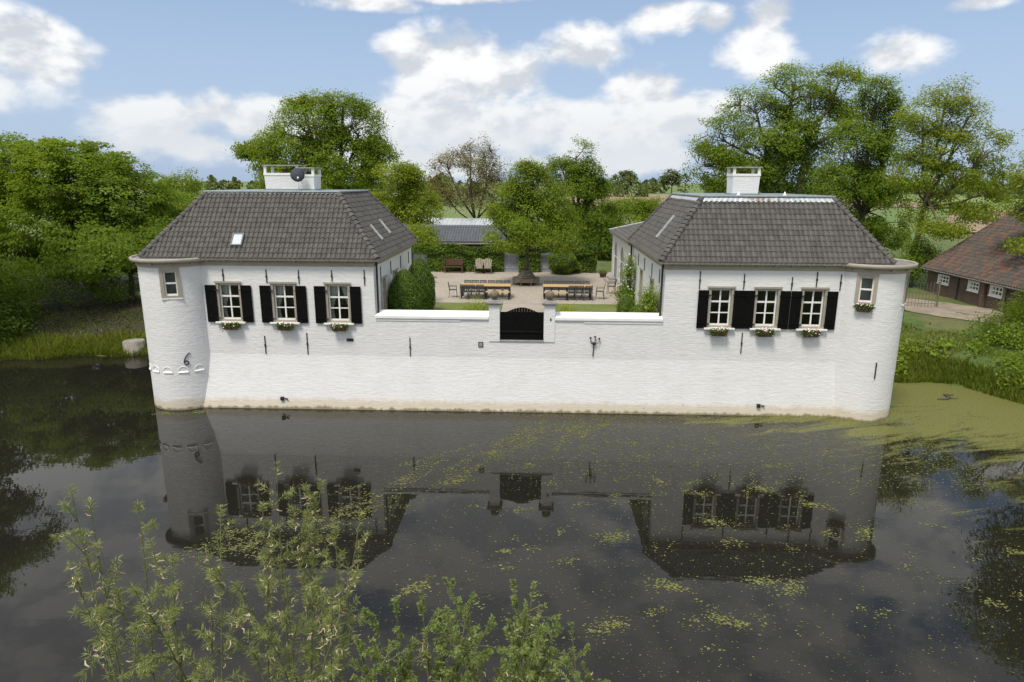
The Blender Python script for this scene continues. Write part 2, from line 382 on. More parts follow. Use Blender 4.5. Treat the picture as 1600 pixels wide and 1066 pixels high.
class MB:
    def __init__(s): s.v = []; s.f = []; s.t = []
    def quad(s, *pts):
        n = len(s.v); s.v += [tuple(p) for p in pts]; s.f.append(tuple(range(n, n + len(pts)))); return s
    def box(s, x0, x1, y0, y1, z0, z1):
        n = len(s.v)
        s.v += [(x0, y0, z0), (x1, y0, z0), (x1, y1, z0), (x0, y1, z0), (x0, y0, z1), (x1, y0, z1), (x1, y1, z1), (x0, y1, z1)]
        s.f += [tuple(n + i for i in q) for q in ((0, 3, 2, 1), (4, 5, 6, 7), (0, 1, 5, 4), (1, 2, 6, 5), (2, 3, 7, 6), (3, 0, 4, 7))]
        return s
    def bar(s, a, b, w, h, up=(0, 0, 1)):
        a = np.array(a, float); b = np.array(b, float); d = b - a; d /= np.linalg.norm(d)
        u = np.array(up, float)
        if abs(d @ u) > 0.98: u = np.array([0, 1.0, 0])
        r = np.cross(d, u); r /= np.linalg.norm(r); u = np.cross(r, d)
        n = len(s.v)
        for p in (a, b):
            for (i, j) in ((-1, -1), (1, -1), (1, 1), (-1, 1)): s.v.append(tuple(p + r * i * w / 2 + u * j * h / 2))
        s.f += [tuple(n + i for i in q) for q in ((3, 2, 1, 0), (4, 5, 6, 7), (0, 1, 5, 4), (1, 2, 6, 5), (2, 3, 7, 6), (3, 0, 4, 7))]
        return s
    def tube(s, path, rad, n=6, cap=True):
        path = [np.array(p, float) for p in path]
        if not hasattr(rad, '__len__'): rad = [rad] * len(path)
        base = len(s.v); ref = None
        for i, p in enumerate(path):
            d = path[min(i + 1, len(path) - 1)] - path[max(i - 1, 0)]; d = d / (np.linalg.norm(d) + 1e-9)
            if ref is None: ref = np.array([0, 0, 1.0]) if abs(d[2]) < 0.9 else np.array([1.0, 0, 0])
            r = np.cross(d, ref); r /= (np.linalg.norm(r) + 1e-9); u = np.cross(r, d); ref = u
            for k in range(n):
                a = 2 * PI * k / n; s.v.append(tuple(p + (r * math.cos(a) + u * math.sin(a)) * rad[i]))
        for i in range(len(path) - 1):
            for k in range(n):
                a = base + i * n + k; b = base + i * n + (k + 1) % n
                s.f.append((a, b, b + n, a + n))
        if cap:
            s.f.append(tuple(base + k for k in range(n))[::-1]); e = base + (len(path) - 1) * n
            s.f.append(tuple(e + k for k in range(n)))
        return s
    def lathe(s, prof, n=24, c=(0, 0, 0), a0=0.0, a1=2 * PI):
        full = abs(a1 - a0 - 2 * PI) < 1e-6; m_ = n if full else n + 1; base = len(s.v)
        for (r, z) in prof:
            for k in range(m_):
                a = a0 + (a1 - a0) * k / n
                s.v.append((c[0] + r * math.cos(a), c[1] + r * math.sin(a), c[2] + z))
        for i in range(len(prof) - 1):
            for k in range(n):
                a = base + i * m_ + k; b = base + i * m_ + (k + 1) % m_
                s.f.append((a, b, b + m_, a + m_))
        return s
    def poly(s, pts, z0, z1):
        n = len(pts); base = len(s.v)
        for z in (z0, z1): s.v += [(p[0], p[1], z) for p in pts]
        s.f.append(tuple(base + i for i in range(n))[::-1]); s.f.append(tuple(base + n + i for i in range(n)))
        for i in range(n):
            j = (i + 1) % n; s.f.append((base + i, base + j, base + n + j, base + n + i))
        return s
    def build(s, name, material, parent=None, smooth=False, local=False, tint=None, bevel=0.0, tint2=None):
        v = np.array(s.v, float)
        if not local: v = v - wl(parent)
        return make(name, v, s.f, material, parent, smooth, tint if tint is not None else (s.t or None), bevel, tint2)
def make(name, v, faces, material, parent=None, smooth=False, tint=None, bevel=0.0, tint2=None):
    me = bpy.data.meshes.new(name)
    me.from_pydata(np.asarray(v).tolist(), [], faces)
    if tint is not None:
        a = me.attributes.new('tint', 'FLOAT', 'FACE'); a.data.foreach_set('value', np.asarray(tint, np.float32))
    if tint2 is not None:
        a = me.attributes.new('tint_two', 'FLOAT', 'FACE'); a.data.foreach_set('value', np.asarray(tint2, np.float32))
    return finish(name, me, material, parent, smooth, bevel)
def finish(name, me, material, parent, smooth, bevel=0.0):
    me.materials.append(MATS[material] if isinstance(material, str) else material)
    if smooth: me.polygons.foreach_set('use_smooth', [True] * len(me.polygons))
    o = bpy.data.objects.new(name, me); COL.objects.link(o)
    if parent: o.parent = parent
    WL[o.name] = wl(parent)
    if bevel:
        b = o.modifiers.new('bevel', 'BEVEL'); b.width = bevel; b.segments = 2; b.limit_method = 'ANGLE'
    return o
def quads(name, V, material, parent=None, tint=None, k=4):
    """V: (n,k,3) array of separate polygons, world coordinates"""
    n = len(V); me = bpy.data.meshes.new(name)
    me.vertices.add(n * k); me.loops.add(n * k); me.polygons.add(n)
    me.vertices.foreach_set('co', (V - wl(parent)).astype(np.float32).ravel())
    me.loops.foreach_set('vertex_index', np.arange(n * k, dtype=np.int32))
    me.polygons.foreach_set('loop_start', np.arange(0, n * k, k, dtype=np.int32))
    me.polygons.foreach_set('loop_total', np.full(n, k, dtype=np.int32))
    me.update(calc_edges=True)
    if tint is not None:
        a = me.attributes.new('tint', 'FLOAT', 'FACE'); a.data.foreach_set('value', np.asarray(tint, np.float32))
    return finish(name, me, material, parent, False)
def copy_tree(o, parent=None):
    c = o.copy(); COL.objects.link(c); c.parent = parent
    for ch in list(o.children): copy_tree(ch, c)
    return c
def unit(v): return v / (np.linalg.norm(v, axis=-1, keepdims=True) + 1e-9)
def leaf_quads(C, N, L, W, g, droop=0.0):
    """leaf-shaped quads at centres C with normals N, random heading"""
    n = len(C); r = g.normal(size=(n, 3)); a = unit(r - N * np.sum(r * N, 1, keepdims=True))
    if droop: a = unit(a + np.array([0, 0, -droop]))
    b = unit(np.cross(N, a)); L = np.asarray(L).reshape(-1, 1); W = np.asarray(W).reshape(-1, 1)
    f = N * L * 0.10
    return np.stack([C - a * L / 2, C + b * W / 2 - a * L * 0.05 + f, C + a * L / 2, C - b * W / 2 - a * L * 0.05 + f], 1)

# ------------------------------------------------------------------ terrain
def sstep(a, b, x):
    t_ = np.clip((x - a) / (b - a), 0, 1); return t_ * t_ * (3 - 2 * t_)
SX = np.array([-3000, -80, -40, -29, -26, -22, -19, -16.6, -16.0, 13.6, 14.2, 17.8, 20.4, 21.6, 24, 30, 40, 80, 3000.])
SY = np.array([3, 3, 5, 6.2, 7.3, 7.9, 8.8, 10.5, 0.9, 0.9, 7.0, 5.05, 4.5, 1.9, -2, -8, -14, -25, -25.])
def hgt(x, y):
    x = np.asarray(x, float); y = np.asarray(y, float)
    sh = np.interp(x, SX, SY) + 0.25 * np.sin(x * 1.7) * (np.abs(x) > 17)
    t_ = y - sh
    top = np.where(x < 0, 1.55, 1.85)
    rise = 0.10 + (top - 0.10) * (1 - np.exp(-np.clip(t_, 0, None) / np.where(x < 0, 5.5, 3.6)))
    lowb = np.maximum(-1.6, t_ * 0.45 - 0.02)
    h = np.where(t_ > 0, rise * sstep(-0.05, 0.7, t_) , lowb)
    # courtyard island
    isl = sstep(-17.6, -16.4, x) * (1 - sstep(13.8, 17.0, x)) * sstep(0.6, 0.9, y) * (1 - sstep(36, 60, y))
    isl = np.where(y < 9.0, ((x > -15.9) & (x < 13.7) & (y > 0.75)).astype(float), isl)
    h = h * (1 - isl) + 2.95 * isl
    h = h + sstep(60, 140, y) * (2.0 - h) 
    # near bank under the camera
    nb_ = -17.6 - 0.6 * np.sin(x * 0.35) - y
    h = np.where(y < -14, np.where(nb_ > 0, 1.3 * (1 - np.exp(-np.clip(nb_, 0, None) / 3.0)), np.maximum(-1.6, nb_ * 0.5)), h)
    n_ = 0.05 * np.sin(x * 1.3 + y * 0.7) * np.sin(y * 1.1 - x * 0.4) + 0.03 * np.sin(x * 3.1 + 1) * np.sin(y * 2.7)
    return h + np.where((isl > 0.5) | (h < 0), 0, n_)
xs = np.concatenate([[-3000, -1500, -800, -450, -280, -180, -120, -85], np.arange(-64, -34, 1.5), np.arange(-34, -14, 0.55), np.arange(-14, 13, 1.5), np.arange(13, 34, 0.5), np.arange(34, 64, 1.5), [70, 85, 120, 180, 280, 450, 800, 1500, 3000]])
ys = np.concatenate([[-300, -150, -90, -60, -45, -38], np.arange(-34, -14, 1.0), np.arange(-14, -4, 0.7), np.arange(-4, 14, 0.45), np.arange(14, 30, 0.7), np.arange(30, 62, 2.0), [66, 75, 90, 120, 160, 220, 300, 420, 600, 900, 1500, 2500, 4500]])
XX, YY = np.meshgrid(xs, ys)
ZZ = hgt(XX, YY)
nx, ny = len(xs), len(ys)
V = np.stack([XX.ravel(), YY.ravel(), ZZ.ravel()], 1)
F = [(j * nx + i, j * nx + i + 1, (j + 1) * nx + i + 1, (j + 1) * nx + i) for j in range(ny - 1) for i in range(nx - 1)]
setprops(make('ground', V, F, 'ground_cover', None, True), 'grassy ground and banks around the moat', kind='structure')
setprops(MB().quad((-160, -120, 0), (160, -120, 0), (160, 14, 0), (-160, 14, 0)).build('water', 'moat_water'), 'dark still moat water with green film', kind='structure')
# courtyard sheets
setprops(MB().box(-16.0, 13.6, 8.85, 22.4, 2.6, 3.0).build('courtyard', 'gravel'), 'gravel courtyard', kind='structure')
lawn = MB().box(-6.75, -1.95, 0.62, 8.83, 2.6, 3.03)
lawn.box(0.55, 5.05, 0.62, 8.83, 2.6, 3.03)
setprops(lawn.build('lawn', 'lawn_grass'), 'short lawn strips behind the moat wall', kind='structure')
setprops(MB().box(-1.94, 0.54, 0.10, 8.84, 2.6, 2.99).build('path', 'gravel'), 'gravel path from the gate', kind='structure')
def sheet(name, pts, z, material, label):
    mb = MB(); mb.quad(*[(p[0], p[1], z) for p in pts]); return setprops(mb.build(name, material), label, kind='structure')
sheet('field', [(5, 190), (130, 190), (190, 380), (20, 400)], 2.12, 'field_earth', 'ploughed brown field beyond the garden')
sheet('field', [(60, 80), (120, 78), (190, 165), (120, 172)], 2.16, 'field_earth', 'bare earth field behind the barn')
sheet('field', [(122, 172), (215, 165), (420, 330), (190, 350)], 2.14, 'field_green', 'bright green field on the right horizon')
sheet('field', [(-260, 250), (-60, 250), (-90, 420), (-300, 420)], 2.14, 'field_green', 'pale green field on the left horizon')
# drive in front of the barn
dx_ = np.linspace(0, 1, 26); dpts = []
for tt in dx_:
    cx = 20.5 + (28.0 - 20.5) * tt; cy = 19.5 - 9.5 * tt ** 1.2
    dpts.append((cx, cy))
mb = MB()
for i in range(len(dpts) - 1):
    for j in range(4):
        q = []
        for (k, jj) in ((i, j), (i + 1, j), (i + 1, j + 1), (i, j + 1)):
            c0 = np.array(dpts[k]); d = np.array(dpts[min(k + 1, 25)]) - np.array(dpts[max(k - 1, 0)]); d = d / np.linalg.norm(d); nrm = np.array([-d[1], d[0]])
            p = c0 + nrm * (-1.9 + 5.0 * jj / 4); q.append((p[0], p[1], float(hgt(p[0], p[1])) + 0.035))
        mb.quad(*q)
setprops(mb.build('road', 'track_earth', None, True), 'earth drive in front of the barn', kind='structure')

# ------------------------------------------------------------------ building helpers
def wall_panel(mb, u0, u1, z0, z1, holes, P3, thick=0.32, maxu=None):
    """wall with rectangular openings; P3(u, depth, z) -> world point; depth 0 = outer face"""
    us = {u0, u1}; zs = {z0, z1}
    for (a, b, c, d) in holes: us |= {a, b}; zs |= {c, d}
    if maxu:
        k = int((u1 - u0) / maxu) + 1; us |= {u0 + (u1 - u0) * i / k for i in range(k)}
    us = sorted(us); zs = sorted(zs)
    us = [u for i, u in enumerate(us) if i == 0 or u - us[i - 1] > 1e-5]
    def solid(i, j):
        if i < 0 or j < 0 or i >= len(us) - 1 or j >= len(zs) - 1: return False
        cu, cz = (us[i] + us[i + 1]) / 2, (zs[j] + zs[j + 1]) / 2
        return not any(a < cu < b and c < cz < d for (a, b, c, d) in holes)
    for i in range(len(us) - 1):
        for j in range(len(zs) - 1):
            if not solid(i, j): continue
            a, b, c, d = us[i], us[i + 1], zs[j], zs[j + 1]
            mb.quad(P3(a, 0, c), P3(b, 0, c), P3(b, 0, d), P3(a, 0, d))
            mb.quad(P3(b, thick, c), P3(a, thick, c), P3(a, thick, d), P3(b, thick, d))
            if not solid(i - 1, j): mb.quad(P3(a, thick, c), P3(a, 0, c), P3(a, 0, d), P3(a, thick, d))
            if not solid(i + 1, j): mb.quad(P3(b, 0, c), P3(b, thick, c), P3(b, thick, d), P3(b, 0, d))
            if not solid(i, j - 1): mb.quad(P3(a, thick, c), P3(b, thick, c), P3(b, 0, c), P3(a, 0, c))
            if not solid(i, j + 1): mb.quad(P3(a, 0, d), P3(b, 0, d), P3(b, thick, d), P3(a, thick, d))
    return mb
def make_window(w_, h_, cols, rows, parent, frame=0.085, head=True, sill=True, curtain=0, rec=0.10, topdiv=0.0):
    """local: x centre 0, z 0..h, wall face at y=0, outside is -y"""
    o = bpy.data.objects.new('window', None); COL.objects.link(o); o.parent = parent; o.empty_display_size = 0.1
    fr = MB(); e = 0.02; hw = w_ / 2
    fr.box(-hw - e, -hw + frame, -0.035, 0.20, -0.01, h_ + e); fr.box(hw - frame, hw + e, -0.035, 0.20, -0.01, h_ + e)
    fr.box(-hw + frame, hw - frame, -0.033, 0.198, h_ - frame, h_ + e - 0.002); fr.box(-hw + frame, hw - frame, -0.033, 0.198, -0.008, frame * 0.7)
    if head: fr.box(-hw - 0.06, hw + 0.06, -0.075, -0.036, h_ - 0.03, h_ + 0.045)
    fr.build('frame', 'beige_paint', o, local=True)
    x0, x1, z0, z1 = -hw + frame, hw - frame, frame * 0.7, h_ - frame
    sh_ = MB(); s_ = 0.055
    y0, y1 = rec, rec + 0.045
    sh_.box(x0, x0 + s_, y0, y1, z0, z1).box(x1 - s_, x1, y0, y1, z0, z1)
    sh_.box(x0 + s_, x1 - s_, y0 + .001, y1 - .001, z0, z0 + s_ * 1.3).box(x0 + s_, x1 - s_, y0 + .001, y1 - .001, z1 - s_, z1)
    gx0, gx1, gz0, gz1 = x0 + s_, x1 - s_, z0 + s_ * 1.3, z1 - s_
    bw = 0.038
    zed = [gz0 + (gz1 - gz0) * i / rows for i in range(rows + 1)]
    xed = [gx0 + (gx1 - gx0) * i / cols for i in range(cols + 1)]
    for k, xx in enumerate(xed[1:-1]): sh_.box(xx - bw * 0.8, xx + bw * 0.8, y0 - .004, y1 - .003, gz0, gz1)
    for k, zz in enumerate(zed[1:-1]):
        b_ = bw * (0.95 if k == rows - 2 else 0.6)
        sh_.box(gx0, gx1, y0 + .003, y1 - .005, zz - b_, zz + b_)
    sh_.build('sash', 'white_paint', o, local=True)
    for i in range(cols):
        for j in range(rows):
            MB().quad((xed[i], y0 + 0.022, zed[j]), (xed[i + 1], y0 + 0.022, zed[j]), (xed[i + 1], y0 + 0.022, zed[j + 1]), (xed[i], y0 + 0.022, zed[j + 1])).build('pane', 'glass', o, local=True)
    if sill: MB().box(-hw - 0.12, hw + 0.12, -0.16, 0.03, -0.085, -0.012).build('sill', 'white_paint', o, local=True, bevel=0.01)
    def cur(side):
        mb_ = MB(); n = 14
        for i in range(n):
            for j in range(6):
                q = []
                for (a, b) in ((i, j), (i + 1, j), (i + 1, j + 1), (i, j + 1)):
                    zt = gz1 + 0.05 - (gz1 - gz0 + 0.1) * b / 6
                    wd = (0.42 - 0.30 * min(1.0, b / 4.2) ** 1.2) * w_ if b < 4.5 else (0.12 + 0.05 * (b - 4.2)) * w_
                    u = a / n; xx = (-hw + 0.05 + u * wd) * side * -1 if side < 0 else (hw - 0.05 - u * wd)
                    if side < 0: xx = -hw + 0.05 + u * wd
                    q.append((xx, 0.30 + 0.03 * math.sin(a * 2.4), zt))
                mb_.quad(*q)
        mb_.build('curtain', 'curtain_cloth', o, True, local=True)
    if curtain & 1: cur(-1)
    if curtain & 2: cur(1)
    return o
def shutter_mesh(w_, h_):
    mb_ = MB(); n = max(3, round(w_ / 0.115)); g_ = 0.006
    for i in range(n):
        mb_.box(-w_ / 2 + i * w_ / n + g_ / 2, -w_ / 2 + (i + 1) * w_ / n - g_ / 2, -0.045, -0.012, 0, h_)
    mb_.box(-w_ / 2 + 0.004, w_ / 2 - 0.004, -0.013, 0.0, 0.004, h_ - 0.004)
    for z in (0.18, h_ - 0.24): mb_.box(-w_ / 2 + 0.01, w_ / 2 - 0.01, -0.062, -0.044, z, z + 0.07)
    return mb_
def shutter(parent, x, z, w_, h_, hinge):
    o = shutter_mesh(w_, h_).build('shutter', 'black_paint', parent, local=True)
    o.location = tuple(np.array([x, -0.03, z]) - wl(parent))
    for zz in (0.16, h_ - 0.22):
        c = MB().box(hinge * w_ / 2 - 0.03, hinge * w_ / 2 + 0.05 * hinge + 0.03, -0.075, -0.03, zz, zz + 0.05).build('hinge', 'iron', o, local=True)
    return o
def anchor(parent, x, z0, z1, y=-0.02, tilt=0.0, name='wall_anchor'):
    mb_ = MB(); zc = (z0 + z1) / 2
    mb_.bar((x - tilt, y, z0), (x + tilt, y, z1), 0.035, 0.03, (0, 1, 0))
    mb_.box(x - 0.03, x + 0.03, y - 0.035, y + 0.03, zc - 0.05, zc + 0.03)
    return mb_.build(name, 'iron', parent)
def tile_slope(parent, poly, name='roof_tiles', tw=0.20, tl=0.255, material='roof_tile', seed=1, amp=0.028):
    """poly: eave-left, eave-right, top-right, top-left (world); pantiles in rows, clipped at the sides"""
    g = np.random.default_rng(seed)
    e0, e1, t1, t0 = [np.array(p, float) for p in poly]
    U = unit(e1 - e0); Wd = np.linalg.norm(e1 - e0)
    Nn = unit(np.cross(U, t0 - e0)); S = np.cross(Nn, U)
    if Nn[2] < 0: Nn = -Nn
    SL = (t0 - e0) @ S; aL = (t0 - e0) @ U; aR = (t1 - e0) @ U
    rows = max(1, round(SL / tl)); tl = SL / rows; cols = int(Wd / tw) + 2
    amp *= 2.3; prof = [(0.0, 0.0), (0.13, 0.72), (0.34, 1.0), (0.62, 0.80), (0.82, 0.12), (1.0, 0.0)]
    v = []; f = []; ti = []; t2 = []
    for r in range(rows):
        s0 = r * tl - 0.03; s1 = (r + 1) * tl + 0.02
        for c in range(cols):
            u0 = c * tw; tn = g.random(); tn2 = g.random(); jit = (g.random() - .5) * 0.008
            lo0 = aL * max(0, s0) / SL; hi0 = Wd + (aR - Wd) * max(0, s0) / SL
            lo1 = aL * s1 / SL; hi1 = Wd + (aR - Wd) * s1 / SL
            if u0 + tw < lo0 or u0 > hi0: continue
            b = len(v)
            for (s_, lo, hi, lift) in ((s0, lo0, hi0, 0.034), (s1, lo1, hi1, 0.006)):
                for (pu, ph) in prof:
                    u = min(max(u0 + pu * tw, lo), hi)
                    v.append(e0 + U * u + S * (s_ + jit) + Nn * (lift + ph * amp + jit))
            for (pu, ph) in prof:      # front lip
                u = min(max(u0 + pu * tw, lo0), hi0)
                v.append(e0 + U * u + S * (s0 + jit) + Nn * (0.012 + ph * amp * 0.8 + jit))
            for k in range(5):
                f.append((b + k, b + k + 1, b + 6 + k + 1, b + 6 + k)); f.append((b + 12 + k, b + 12 + k + 1, b + k + 1, b + k))
                ti += [tn, tn]; t2 += [tn2, tn2]
    o = make(name, np.array(v) - wl(parent), f, material, parent, False, ti, 0, t2); o['kind'] = 'stuff'
    return o
def hip_tiles(parent, a, b, n, r=0.118, material='roof_tile', name='hip_tile', seed=3):
    a = np.array(a, float); b = np.array(b, float); d = unit(b - a); L = np.linalg.norm(b - a)
    up = np.array([0, 0, 1.0]); s_ = unit(np.cross(d, up)); u = np.cross(s_, d); g = np.random.default_rng(seed)
    for i in range(n):
        v = []; f = []
        for (k, rr, lf) in ((0, r * 1.12, 0.045), (1, r * 0.92, 0.02)):
            p = a + d * (L * (i + k * 1.12) / n)
            for j in range(8):
                an = PI * (j / 7) ; v.append(p + s_ * math.cos(an) * rr + u * (math.sin(an) * rr + lf - 0.02))
        f = [(j, j + 1, 9 + j, 8 + j) for j in range(7)] + [tuple(range(8))]
        make(name, np.array(v) - wl(parent), f, material, parent, False, [float(g.random())] * len(f), 0, [float(g.random()) * .5] * len(f))

def house(name, label, x0, x1, yb, inset, ztop, wins, winw, shw, boxes, curt, side, sidewins, seed, anchors, low_anchors):
    """x0,x1: wall corners; yb back; side=+1: courtyard wall at x1, -1: at x0"""
    H = thing(name, label, 'house', ((x0 + x1) / 2, 0, 2.3))
    zw0, zw1 = 2.3, 6.30
    zs0, zs1 = 3.73, 5.38
    holes = [(c - winw / 2, c + winw / 2, zs0, zs1) for c in wins]
    mb = MB(); th = 0.34
    wall_panel(mb, x0, x1, zw0, zw1, holes, lambda u, d, z: (u, d, z), th)
    xs_ = x1 if side > 0 else x0
    sh_holes = [(a, b, c, d) for (a, b, c, d) in sidewins]
    if side > 0: wall_panel(mb, th + .001, yb, zw0, zw1, sh_holes, lambda u, d, z: (xs_ - d - .001, u, z), th)
    else: wall_panel(mb, th + .001, yb, zw0, zw1, sh_holes, lambda u, d, z: (xs_ + d + .001, u, z), th)
    mb.build('wall', 'white_painted_brick', H)
    xo = x0 if side > 0 else x1
    mb = MB(); a, b = (xo + 0.002, xo + th) if side > 0 else (xo - th, xo - 0.002)
    mb.box(a, b, th + .002, yb - th, -1.0, zw1 - .01); mb.box(min(x0, x1) + .003, max(x0, x1) - .003, yb - th + .002, yb - .003, -1.0, zw1 - .012)
    mb.build('rear_wall', 'white_painted_brick', H)
    MB().box(x0 + th + .01, x1 - th - .01, th + .01, yb - th - .01, 2.9, 2.98).build('floor', 'plaster_dark', H)
    MB().box(x0 + .05, x1 - .05, .05, yb - .05, 6.302, 6.36).build('ceiling', 'plaster_dark', H)
    # frieze, gutter
    o_ = 0.26
    mb = MB()
    mb.box(x0 - .03, x1 + .03, -0.03, -0.002, 6.08, 6.31)
    mb.box(x1 + .002, x1 + .031, 0.0, yb, 6.08, 6.31) if side > 0 else mb.box(x0 - .031, x0 - .002, 0.0, yb, 6.08, 6.31)
    mb.build('frieze', 'beige_paint', H)
    mb = MB()
    gx0, gx1, gy0, gy1 = x0 - o_, x1 + o_, -o_, yb + o_
    for (a, b, c, d) in ((gx0, gx1, gy0, gy0 + .05), (gx0, gx1, gy1 - .05, gy1), (gx0, gx0 + .05, gy0 + .05, gy1 - .05), (gx1 - .05, gx1, gy0 + .05, gy1 - .05)):
        mb.box(a, b, c, d, 6.33, 6.44)
    mb.box(gx0 + .01, gx1 - .01, gy0 + .01, gy1 - .01, 6.312, 6.34)
    mb.build('gutter', 'beige_paint', H, bevel=0.008)
    k = 13
    bm = MB().box(-.03, .03, -0.20, -0.03, 0, 0.055)
    for i in range(k):
        br = bm.build('bracket', 'beige_paint', H, local=True) if i == 0 else br.copy()
        if i: COL.objects.link(br)
        br.location = tuple(np.array([x0 + (x1 - x0) * (i + .5) / k, 0, 6.252]) - wl(H))
    # roof
    R_ = sub('roof', H, ((x0 + x1) / 2, yb / 2, 6.36))
    ze = 6.42; ex0, ex1, ey0, ey1 = gx0 + .02, gx1 - .02, gy0 + .02, gy1 - .02
    fx0, fx1, fy0, fy1 = ex0 + inset, ex1 - inset, ey0 + inset, ey1 - inset
    mb = MB(); E = [(ex0, ey0, ze), (ex1, ey0, ze), (ex1, ey1, ze), (ex0, ey1, ze)]; T = [(fx0, fy0, ztop), (fx1, fy0, ztop), (fx1, fy1, ztop), (fx0, fy1, ztop)]
    for i in range(4):
        j = (i + 1) % 4; mb.quad(E[i], E[j], T[j], T[i])
    mb.quad(*T); mb.quad(*E[::-1]); mb.build('roof_deck', 'roof_tile', R_)
    for i in range(4):
        j = (i + 1) % 4
        tile_slope(R_, (E[i], E[j], T[j], T[i]), seed=seed + i, amp=0.030 if side > 0 else 0.021)
    for i in range(4): hip_tiles(R_, E[i], T[i], 16, seed=seed + 20 + i)
    mb = MB().box(fx0 - .10, fx1 + .10, fy0 - .10, fy1 + .10, ztop + .035, ztop + .12)
    mb.box(fx0 - .02, fx1 + .02, fy0 - .02, fy1 + .02, ztop - .10, ztop + .034)
    mb.build('flat_top', 'zinc', R_, bevel=0.03)
    # windows and shutters
    for i, c in enumerate(wins):
        wn = make_window(winw, zs1 - zs0, 2, 3, H, curtain=curt[i])
        wn.location = tuple(np.array([c, 0, zs0]) - wl(H))
        a, b = shw
        shutter(H, c - winw / 2 - a / 2 - 0.005, zs0 - 0.04, a, 1.57, 1); shutter(H, c + winw / 2 + b / 2 + 0.005, zs0 - 0.04, b, 1.57, -1)
    for (a, b, c, d) in sidewins:
        wn = make_window(b - a, d - c, 2, 4 if d - c > 1.9 else 3, H, curtain=0)
        wn.location = tuple(np.array([xs_ + (.001 if side > 0 else .001), (a + b) / 2, c]) - wl(H)); wn.rotation_euler = (0, 0, PI / 2 if side > 0 else -PI / 2)
    for (ax, az0, az1) in anchors: anchor(H, ax, az0, az1)
    for (ax, az0, az1) in low_anchors: anchor(H, ax, az0, az1)
    for yy in (1.2, 3.2, 5.4, 7.4):
        mb = MB(); xx = xs_ + .02 * side
        mb.bar((xx, yy, 5.35), (xx, yy, 5.95), 0.03, 0.035); mb.build('wall_anchor', 'iron', H)
    # downpipe at the courtyard corner
    MB().tube([(xs_ + .09 * side, 0.22, 6.30), (xs_ + .09 * side, 0.22, 3.05)], 0.045, 8).build('downpipe', 'iron', H)
    return H, R_, (fx0, fx1, fy0, fy1)

WL_C = [-12.96, -10.64, -8.345]
WR_C = [7.415, 9.27, 11.14]
HL, RL, flL = house('white_house', 'white house with two-flue chimney and satellite dish left of the gate', -16.2, -6.82, 8.3, 2.05, 8.97, WL_C, 1.03, (0.47, 0.45), None,
     [1, 1, 3], 1, [(1.15, 2.05, 3.35, 5.42), (3.6, 4.5, 3.35, 5.42)], 10,
     [(-13.14, 5.42, 5.94), (-11.31, 5.37, 5.93), (-9.95, 5.33, 5.92), (-8.56, 5.46, 5.93), (-7.2, 5.31, 5.95)],
     [(-11.6, 2.32, 3.1), (-9.78, 2.32, 3.26)])
HR, RR, flR = house('white_house', 'white house with single chimney and rusty ridge flashing right of the gate', 5.13, 13.75, 9.4, 1.87, 8.87, WR_C, 1.0, (0.42, 0.42), None,
     [0, 0, 0], -1, [(2.6, 3.5, 3.6, 5.3), (5.8, 6.6, 3.1, 5.3)], 40,
     [(6.52, 5.3, 6.03), (8.29, 5.31, 5.94), (10.2, 5.30, 5.83), (11.17, 5.43, 6.04), (12.12, 5.3, 5.95)],
     [(8.4, 2.63, 3.51)])
# --- chimney, left house
def chimney_block(H, x0, x1, y0, y1, z0, zb, zt, taper=0.03):
    C_ = sub('chimney', H, ((x0 + x1) / 2, (y0 + y1) / 2, z0))
    mb = MB(); v0 = [(x0 + taper, y0 + taper), (x1 - taper, y0 + taper), (x1 - taper, y1 - taper), (x0 + taper, y1 - taper)]
    v1 = [(x0, y0), (x1, y0), (x1, y1), (x0, y1)]
    for i in range(4):
        j = (i + 1) % 4; mb.quad((*v0[i], z0), (*v0[j], z0), (*v1[j], zb), (*v1[i], zb))
    mb.quad(*[(*p, zb) for p in v1])
    mb.build('stack', 'white_painted_brick', C_)
    MB().box(x0 - .02, x1 + .02, y0 - .02, y1 + .02, zb - .08, zb + .015).build('band', 'white_paint', C_)
    pw = 0.11
    for (px, py) in ((x0, y0), (x1 - pw, y0), (x0, y1 - pw), (x1 - pw, y1 - pw)):
        MB().box(px, px + pw, py, py + pw, zb + .015, zt).build('post', 'white_paint', C_)
    MB().box(x0 - .06, x1 + .06, y0 - .06, y1 + .06, zt, zt + .05).build('cap', 'stone_grey', C_, bevel=0.01)
    MB().tube([((x0 + x1) / 2, (y0 + y1) / 2, zb), ((x0 + x1) / 2, (y0 + y1) / 2, zt - .12)], 0.13, 10).build('flue', 'terracotta', C_)
    MB().box(x0 - .05, x1 + .05, y0 - .05, y1 + .05, z0 - .06, z0 + .05).build('flashing', 'zinc', C_)
chimney_block(HL, -12.67, -11.08, 3.9, 4.9, 9.09, 9.84, 10.16)
chimney_block(HL, -11.05, -10.30, 3.75, 4.75, 9.09, 9.78, 10.05)
chimney_block(HR, 8.58, 9.77, 3.8, 4.8, 8.99, 9.88, 10.14)
for xx in (8.42, 10.35):
    MB().lathe([(0.001, 0.16), (0.02, 0.14), (0.05, 0.07), (0.085, 0.0), (0.085, -0.03)], 12, (xx, 2.2, 8.99)).build('vent_cap', 'white_paint', HR, True)
